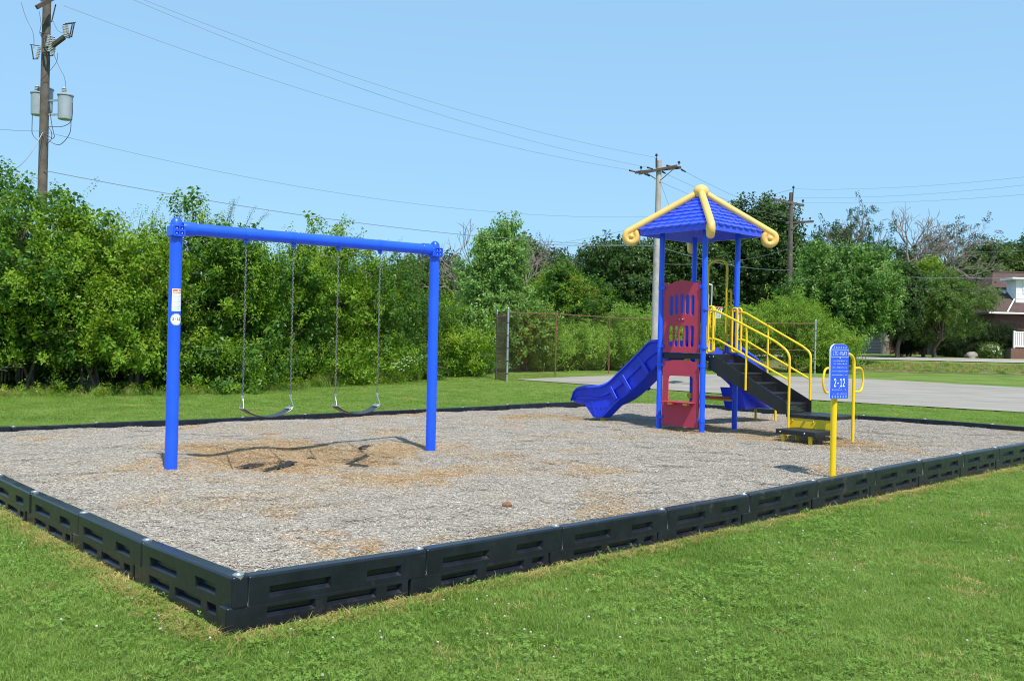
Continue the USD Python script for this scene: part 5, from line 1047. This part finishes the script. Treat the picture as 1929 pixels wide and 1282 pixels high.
for k, (px, Y, w, dp, zc, hh, m, lab) in enumerate(hedge):
    kt, mt, wt = MX[m]; shrub('hedge_bush', lab, gp(px, Y), (w, dp, hh), zc, 20, 900, kt, mt, wt, 500 + k, HG, floor=.75 if k < 4 else .03, skirt=5 if k < 4 else 9, skirt_y=.9 if k < 4 else -.1, shoots=16, size=(.24, .46), gap=.42, shell=.72)
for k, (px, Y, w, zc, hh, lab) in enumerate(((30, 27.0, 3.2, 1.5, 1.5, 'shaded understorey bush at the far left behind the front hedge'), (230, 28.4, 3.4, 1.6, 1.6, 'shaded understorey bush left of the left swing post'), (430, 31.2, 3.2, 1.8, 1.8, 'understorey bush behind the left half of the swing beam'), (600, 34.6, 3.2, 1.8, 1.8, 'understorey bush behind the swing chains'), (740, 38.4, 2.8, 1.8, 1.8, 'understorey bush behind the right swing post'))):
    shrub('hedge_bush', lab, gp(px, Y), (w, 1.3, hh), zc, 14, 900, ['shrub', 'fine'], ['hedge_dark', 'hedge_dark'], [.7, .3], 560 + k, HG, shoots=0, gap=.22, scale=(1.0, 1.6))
# slim shoots that stand above the hedge
for k, (px, py, Y, s, lab) in enumerate(((352, 372, 27.4, 1.5, 'slim leafy shoot standing above the hedge just left of the swing yoke'), (312, 378, 27.2, 1.3, 'leafy shoots above the hedge over the left swing post'), (425, 372, 28.6, 1.4, 'long leaning shoot right of the left swing yoke'), (270, 392, 26.5, 1.1, 'short leafy shoot above the hedge left of the swing yoke'), (597, 432, 32.5, 1.4, 'pale shoot above the middle of the swing beam'), (630, 424, 32.8, 1.5, 'tallest pale shoot above the middle of the swing beam'), (560, 442, 31.5, 1.0, 'small leafy tip just over the swing beam'), (40, 330, 24.5, 1.5, 'tall leafy shoot left of the utility pole'), (10, 345, 24.0, 1.3, 'leafy shoot at the left picture edge'), (725, 452, 35.5, 1.1, 'leafy tip over the right end of the swing beam'))):
    p = at(px, py, Y); rg = np.random.default_rng(640 + k); t = thing('hedge_shoot', lab, 'shrub', (p[0], Y, 0), 0, 'slim shoots above the hedge'); h = p[2]
    n = 4; pts, ds = [], []; st = []
    for q in range(n):
        o = V3([rg.normal(0, .25), rg.normal(0, .2), h - s * rg.uniform(1.0, 1.5)]); tip = V3([o[0] * 1.5 + rg.normal(0, .15) + (.5 if px == 425 else 0), o[1] * 1.3, h - rg.uniform(0, .5) * s * (q > 0)])
        st.append(tube([V3([o[0] * .4, o[1] * .4, .3]), o, tip], [.02, .014, .005], 5))
        m = int(s * 5); pts += [o + (tip - o) * u for u in np.linspace(0, .72, m)]; ds += [(tip - o) + rg.normal(0, .25, 3) for _ in range(m)]
    obj('stem', st, L['bark'], t, smooth=60); pts = np.array(pts); scatter('leaves', t, KIT['shoot'] , LM['hedge'] if k % 2 else LM['hedge_dark'], pts, quats(np.array(ds), rg), rg.uniform(.35, .6, len(pts)), rg.integers(0, 3, len(pts)))
# weeds at the foot of the hedge
rg = np.random.default_rng(77)
wt = np.sort(rg.uniform(0, 1, 1500)); hx = np.array([h[0] for h in hedge]); hy = np.array([h[1] for h in hedge]); wp = np.interp(wt, np.linspace(0, 1, len(hx)), hx); wy = np.interp(wp, hx, hy) - 2.15 - np.abs(rg.normal(0, .35, 1500)) + .9 * (wp < 300); wxx = (wp - 964.5) / F * wy
kq = (rg.random(1500) < .35 + .65 * (wp > 560)); wxx, wy, wp = wxx[kq], wy[kq], wp[kq]
scatter('weeds', None, [tuft(300 + s, 30, .16, .15, .55, .012, .6) for s in range(3)] + KIT['shrub'][:2], [L['blade'], L['blade'], L['straw'], LM['hedge_yellow'], LM['hedge']], np.c_[wxx, wy, ground(wxx, wy)], quats(np.c_[rg.normal(0, .25, len(wxx)), rg.normal(0, .25, len(wxx)), np.ones(len(wxx))], rg), rg.uniform(.5, 1.15, len(wxx)) * (.6 + .55 * (wp > 600)), rg.choice(5, len(wxx), p=[.32, .25, .08, .2, .15]), 'rough grass and weeds along the foot of the hedge', 'weeds')
fl = [cat_([T(lathe([(0, 0), (.05, .02), (.055, .03), (0, .045)], 8), (a, b, 1.0 + c)) for a, b, c in ((0, 0, 0), (.12, .05, -.12), (-.11, .07, -.08), (.05, -.12, -.2))] + [cyl((0, 0, 0), (0, 0, 1.0), .006, n=4)])]
WF = ['left of the middle', 'high in the middle', 'highest', 'on the left side', 'farthest to the right', 'lower middle', 'right of the middle', 'lowest and farthest left']
for k, (px, py) in enumerate(((752, 683), (762, 676), (770, 672), (745, 690), (776, 679), (756, 696), (765, 688), (741, 684))):
    p = at(px, py, 31.6 + .2 * (k % 3)); gz = 0
    t = thing('wildflower', ('white flat-topped wildflower ' + WF[k] + ' of the cluster left of the right swing post'), 'wildflower', (p[0], p[1], gz), 0, 'white wildflowers in the weeds'); s = p[2]
    obj('stem', tube([(0, 0, 0), (.02, .01, s)], .006, 5), LM['hedge'], t); obj('flower_head', [T(lathe([(0, 0), (.032, .01), (.035, .02), (0, .03)], 9), (a, b, s + c)) for a, b, c in ((0, 0, 0), (.09, .02, -.04), (-.07, .04, -.03))], L['petal'], t, smooth=60)
# trees in the middle distance
b = gp(928, 42.5); tree('poplar_tree', 'tall bright green young poplar behind the left end of the fence', b, 7.4, .12, (0, 0, 4.1), (1.35, 1.3, 3.35), 24, 1700, ['broad', 'shrub'], ['poplar', 'poplar'], [.75, .25], 701, gap=.42, size=(.26, .42), shell=.75, floor=.3, shoots=0)
b = gp(890, 40.5); shrub('leafy_bush', 'light green bush at the foot of the young poplar', b, (1.3, 1.3, 1.45), 1.3, 14, 900, ['broad', 'shrub'], ['poplar', 'hedge'], [.5, .5], 702, None, shoots=0)
b = gp(985, 44.0); shrub('leafy_bush', 'bush right of the young poplar with a few yellow leaves', b, (1.6, 1.4, 1.6), 2.0, 12, 900, ['broad', 'shrub', 'fine'], ['poplar', 'hedge_yellow', 'orange'], [.5, .35, .15], 703, None, shoots=0)
b = gp(1068, 49.0); tree('small_tree', 'small dark green tree with orange tinged leaves left of the grey pole', b, 6.6, .13, (0, 0, 3.8), (1.75, 1.5, 2.9), 18, 900, ['broad', 'shrub', 'fine'], ['hedge_dark', 'hedge', 'orange'], [.5, .40, .10], 704, gap=.34, size=(.28, .44), shell=.72)
b = gp(1120, 51.5); tree('small_tree', 'low tree with yellowing leaves before the dark maples', b, 4.4, .1, (0, 0, 2.6), (1.6, 1.4, 2.0), 12, 950, ['broad', 'fine'], ['hedge_dark', 'orange'], [.84, .16], 705, gap=.34)
b = gp(1035, 52.0); tree('small_tree', 'rusty orange and green sapling between the poplar and the small dark tree', b, 5.4, .1, (0, 0, 3.4), (1.2, 1.2, 2.2), 12, 700, ['shrub', 'fine'], ['hedge', 'orange'], [.72, .28], 721, gap=.36)
for k, (px, Y, w, zc, hh, lab) in enumerate(((1000, 45.5, 1.9, 1.0, 1.15, 'olive bush behind the fence, left of its first rusty post'), (1078, 47.2, 2.0, 1.05, 1.2, 'olive bush behind the fence between its two rusty posts'), (1150, 48.6, 1.9, 1.3, 1.4, 'olive bush behind the fence, left of the blue slide'), (1205, 49.4, 1.8, 2.0, 1.75, 'tall feathery olive bush before the grey pole'), (1290, 51.0, 2.3, 1.3, 1.4, 'olive bush behind the red panels'), (1400, 51.0, 2.5, 1.9, 1.9, 'bush seen through the yellow handrails'), (1490, 50.5, 2.2, 2.2, 2.2, 'yellow-green bush left of the right fence corner post'), (1555, 50.5, 1.9, 1.2, 1.35, 'bush at the foot of the big light green tree'))):
    shrub('olive_bush', lab, gp(px, Y), (w, 1.4, hh), zc, 13, 950, ['fine', 'reed', 'shrub'], ['olive', 'olive', 'hedge_yellow' if k > 4 else 'olive'], [.45, .25, .3], 730 + k, 'bushes behind the chain-link fence', shoots=0, gap=.28)
MG = 'big dark maples behind the fence'
for k, (px, Y, c, r, n, lab) in enumerate(((1165, 66.0, (0, 0, 4.7), (4.0, 3.5, 4.3), 2300, 'dark maple left of the grey utility pole'), (1290, 68.0, (0, 0, 5.6), (4.4, 3.6, 5.4), 2800, 'tall dark maple behind the blue roof'), (1425, 69.0, (0, 0, 6.4), (4.3, 3.6, 5.7), 2900, 'tallest dark maple, left of the brown utility pole'), (1510, 72.0, (0, 0, 4.8), (3.4, 3.2, 4.9), 1900, 'dark maple just right of the brown utility pole'), (1050, 78.0, (0, 0, 4.6), (3.6, 3.2, 4.3), 900, 'far dark maple above the small tree with orange leaves'))):
    tree('maple_tree', lab, gp(px, Y), c[2] + r[2], .3, c, r, 24, n, ['maple'], ['maple'], [1], 750 + k, MG, gap=.32, size=(.28, .44), shell=.72, scale=(.9, 1.4), z0=.6)
for k, (px, Y, py, w, m, lab) in enumerate(((800, 105, 488, 3.8, 'grey', 'grey-green conifer just right of the right swing post'), (850, 112, 500, 3.6, 'grey', 'brownish grey conifer left of the young poplar'), (1008, 100, 470, 3.4, 'grey', 'far grey-green conifer right of the young poplar'), (770, 98, 482, 3.6, 'far', 'far dark tree left of the right swing post'), (700, 100, 500, 4.5, 'far', 'far tree hidden low behind the swing beam'), (950, 110, 500, 4.5, 'grey', 'far conifer behind the young poplar'))):
    h = at(px, py, Y)[2] - .6; tree('far_tree', lab, gp(px, Y), h, .25, (0, 0, h * .5), (w, w, h * .5), 18, 900, ['conifer', 'far'], [m, m], [.6, .4], 770 + k, 'distant trees behind the hedge', gap=.3, scale=(1.2, 1.9), z0=.6)
# the right-hand side
b = gp(1602, 56.0); tree('broadleaf_tree', 'big light green tree filling the space behind the sign', b, 7.4, .16, (0, 0, 3.75), (3.5, 2.6, 3.6), 28, 3000, ['broad', 'maple'], ['poplar', 'hedge_dark'], [.75, .25], 790, gap=.41, size=(.26, .42), shell=.74, floor=.1)
b = gp(1540, 57.5); tree('small_tree', 'slim pale tree right of the brown utility pole', b, 7.2, .1, (0, 0, 4.7), (1.5, 1.3, 2.5), 12, 900, ['broad'], ['poplar'], [1], 791, gap=.36)
b = gp(1690, 66.0); tree('small_tree', 'dark upright tree between the big light tree and the crabapple', b, 7.0, .14, (0, 0, 3.9), (1.9, 1.7, 3.2), 14, 1100, ['maple'], ['maple'], [1], 792, gap=.32)
b = gp(1763, 69.0); tree('crabapple_tree', 'dense rounded crabapple tree in front of the brick house', b, 6.6, .17, (0, 0, 3.9), (3.9, 3.0, 2.7), 26, 2700, ['broad', 'shrub'], ['crab', 'crab'], [.6, .4], 793, gap=.38, size=(.26, .42), shell=.74, floor=1.25, split=.22)
b = gp(1740, 72.5); tree('small_tree', 'yellow-green tree rising behind the crabapple', b, 7.6, .14, (0, 0, 5.3), (2.2, 1.8, 2.3), 12, 900, ['broad'], ['hedge_yellow'], [1], 794, gap=.34)
shrub('yew_bush', 'rounded dark yew bush left of the crabapple trunk', gp(1712, 72.5), (1.7, 1.3, 1.25), 1.15, 12, 1100, ['fine'], ['yew'], [1], 795, None, shoots=0, gap=.2)
for k, (px, lab) in enumerate(((1800, 'dark yew hedge right of the crabapple trunk'), (1850, 'tall dark clipped yew hedge beside the house wall'), (1890, 'dark yew hedge left of the white porch rail'))):
    shrub('yew_bush', lab, gp(px, 74.6), (1.6, .9, 1.55 if k else 1.2), 1.4 if k else 1.05, 14, 1100, ['fine'], ['yew'], [1], 800 + k, None, shoots=0, gap=.15, size=(.45, .7))
rg = np.random.default_rng(91); c = at(1866, 668, 71.0); t = shrub('flower_bush', 'white flowering bush by the road in front of the yew hedge', (c[0], c[1]), (.75, .6, .5), .5, 8, 300, ['fine'], ['crab'], [1], 805, None, shoots=0)
pts = rg.normal(0, 1, (90, 3)); pts /= np.linalg.norm(pts, axis=1, keepdims=True); pts = pts * V3([.8, .65, .5]) + V3([0, 0, .55]); scatter('blossom', t, [ball((0, 0, 0), .06, 1)], pbr('cream_blossom', (.5, .48, .42), .8, .1, 5), pts, quats(np.tile([0, 0, 1.0], (90, 1)), rg), rg.uniform(.6, 1.2, 90), np.zeros(90), smooth=True)
for k, (px, Y, py, w, lab) in enumerate(((1850, 112, 455, 5.5, 'round green tree behind the house ridge'), (1905, 118, 462, 5.0, 'green tree above the house at the right edge'), (1790, 115, 500, 5.0, 'green tree behind the house, left of the ridge'), (1960, 114, 450, 5.0, 'tree above the house cut by the right edge'), (1620, 118, 520, 6.0, 'far tree low behind the big light green tree'), (900, 120, 530, 6.0, 'far tree behind the bare trees'))):
    h = at(px, py, Y)[2] - 1.5; tree('far_tree', lab, gp(px, Y), h, .3, (0, 0, h * .56), (w, w * .8, h * .46), 20, 1400, ['far'], ['far'], [1], 810 + k, 'distant trees behind the house', gap=.32, scale=(1.0, 1.5), z0=1.5, size=(.28, .45), shell=.74)
def bare(name, label, base, h, seed, r0=.3, leaves=None, count=0, spread=.55, z0=1.2, depth=5, group=None):
    """A leafless tree: limbs fork again and again into fine twigs."""
    rg = np.random.default_rng(seed); t = thing(name, label, 'tree', (base[0], base[1], z0), 0, group); segs, tips = [], []
    def grow(p, d, l, r, k):
        q = p + d * l; m = (p + q) / 2 + rg.normal(0, .06, 3) * l; segs.append((p, m, q, r, r * .68, k))
        if k == 0: tips.append((q, d)); return
        for i in range(2 + (rg.random() < .6)):
            a = rg.normal(0, 1, 3); a -= d * (a @ d); a /= np.linalg.norm(a); s = rg.uniform(.35, .35 + spread); e = d * math.cos(s) + a * math.sin(s) + V3([0, 0, .12]); e /= np.linalg.norm(e); grow(q, e, l * rg.uniform(.62, .88), r * .64, k - 1)
    grow(V3([0, 0, -.3]), V3([rg.normal(0, .06), 0, 1.0]), h * .27, r0, depth)
    obj('trunk', [tube([a, m, b_], [ra, (ra + rb) / 2, rb], 7 if k > 2 else 4, cap=False) for a, m, b_, ra, rb, k in segs if k >= 3], L['dead'], t, smooth=60)
    obj('twigs', [tube([a, m, b_], [max(ra, .009), max((ra + rb) / 2, .008), max(rb, .006)], 4, cap=False) for a, m, b_, ra, rb, k in segs if k < 3], L['dead'], t, smooth=60, kind='stuff')
    if leaves:
        P = np.array([q for q, d in tips]); i = rg.integers(0, len(P), count); pp_ = P[i] + rg.normal(0, .45, (count, 3)); kk = pp_[:, 2] > np.percentile(P[:, 2], 25 if count > 300 else 5)
        pp_ = pp_[kk]; scatter('leaves', t, KIT['broad'], LM[leaves], pp_, quats(rg.normal(0, 1, (len(pp_), 3)) + V3([0, 0, .4]), rg), rg.uniform(.8, 1.4, len(pp_)), rg.integers(0, 4, len(pp_)))
BG = 'half bare old trees on the right'
bare('bare_tree', 'half bare old tree with dark leafy top right of the brown pole', gp(1612, 86), 13.6, 901, .3, 'maple', 650, .45, depth=6, group=BG)
bare('bare_tree', 'leafless old tree with thick trunk above the big light green tree', gp(1668, 84), 15.6, 902, .42, None, 0, .5, depth=7, group=BG)
bare('bare_tree', 'wispy half bare tree between the two leafless crowns', gp(1722, 90), 12.0, 903, .26, 'grey', 260, .45, depth=6, group=BG)
bare('bare_tree', 'rightmost leafless tree above the crabapple', gp(1752, 86), 12.8, 921, .3, 'grey', 120, .38, depth=7, group=BG)
bare('bare_tree', 'thin leafless tree left of the half bare trees', gp(1568, 88), 11.0, 906, .2, 'grey', 60, .55, group=BG)
bare('bare_tree', 'bare grey tree top left of the young poplar', gp(862, 66), 10.2, 907, .2, None, 0, .55, depth=6, z0=.5, group='bare trees behind the young poplar')
bare('bare_tree', 'bare grey tree top right of the young poplar', gp(1000, 68), 10.2, 908, .2, None, 0, .55, depth=6, z0=.5, group='bare trees behind the young poplar')

rg = np.random.default_rng(55); n_ = 1500; wx_, wy_ = rg.uniform(17, 46, n_), rg.uniform(53.4, 56.6, n_); kk = np.abs(wx_) < .6 * wy_; wx_, wy_ = wx_[kk], wy_[kk]
scatter('bank_weeds', None, [tuft(320 + s, 30, .28, .12, .45, .02, .7) for s in range(3)], [L['blade'], LM['olive'], L['straw']], np.c_[wx_, wy_, ground(wx_, wy_) + .05], quats(np.c_[rg.normal(0, .15, len(wx_)), rg.normal(0, .15, len(wx_)), np.ones(len(wx_))], rg), rg.uniform(.3, .65, len(wx_)), rg.choice(3, len(wx_), p=[.45, .25, .3]), 'rough browning weeds on the bank below the road', 'weeds')
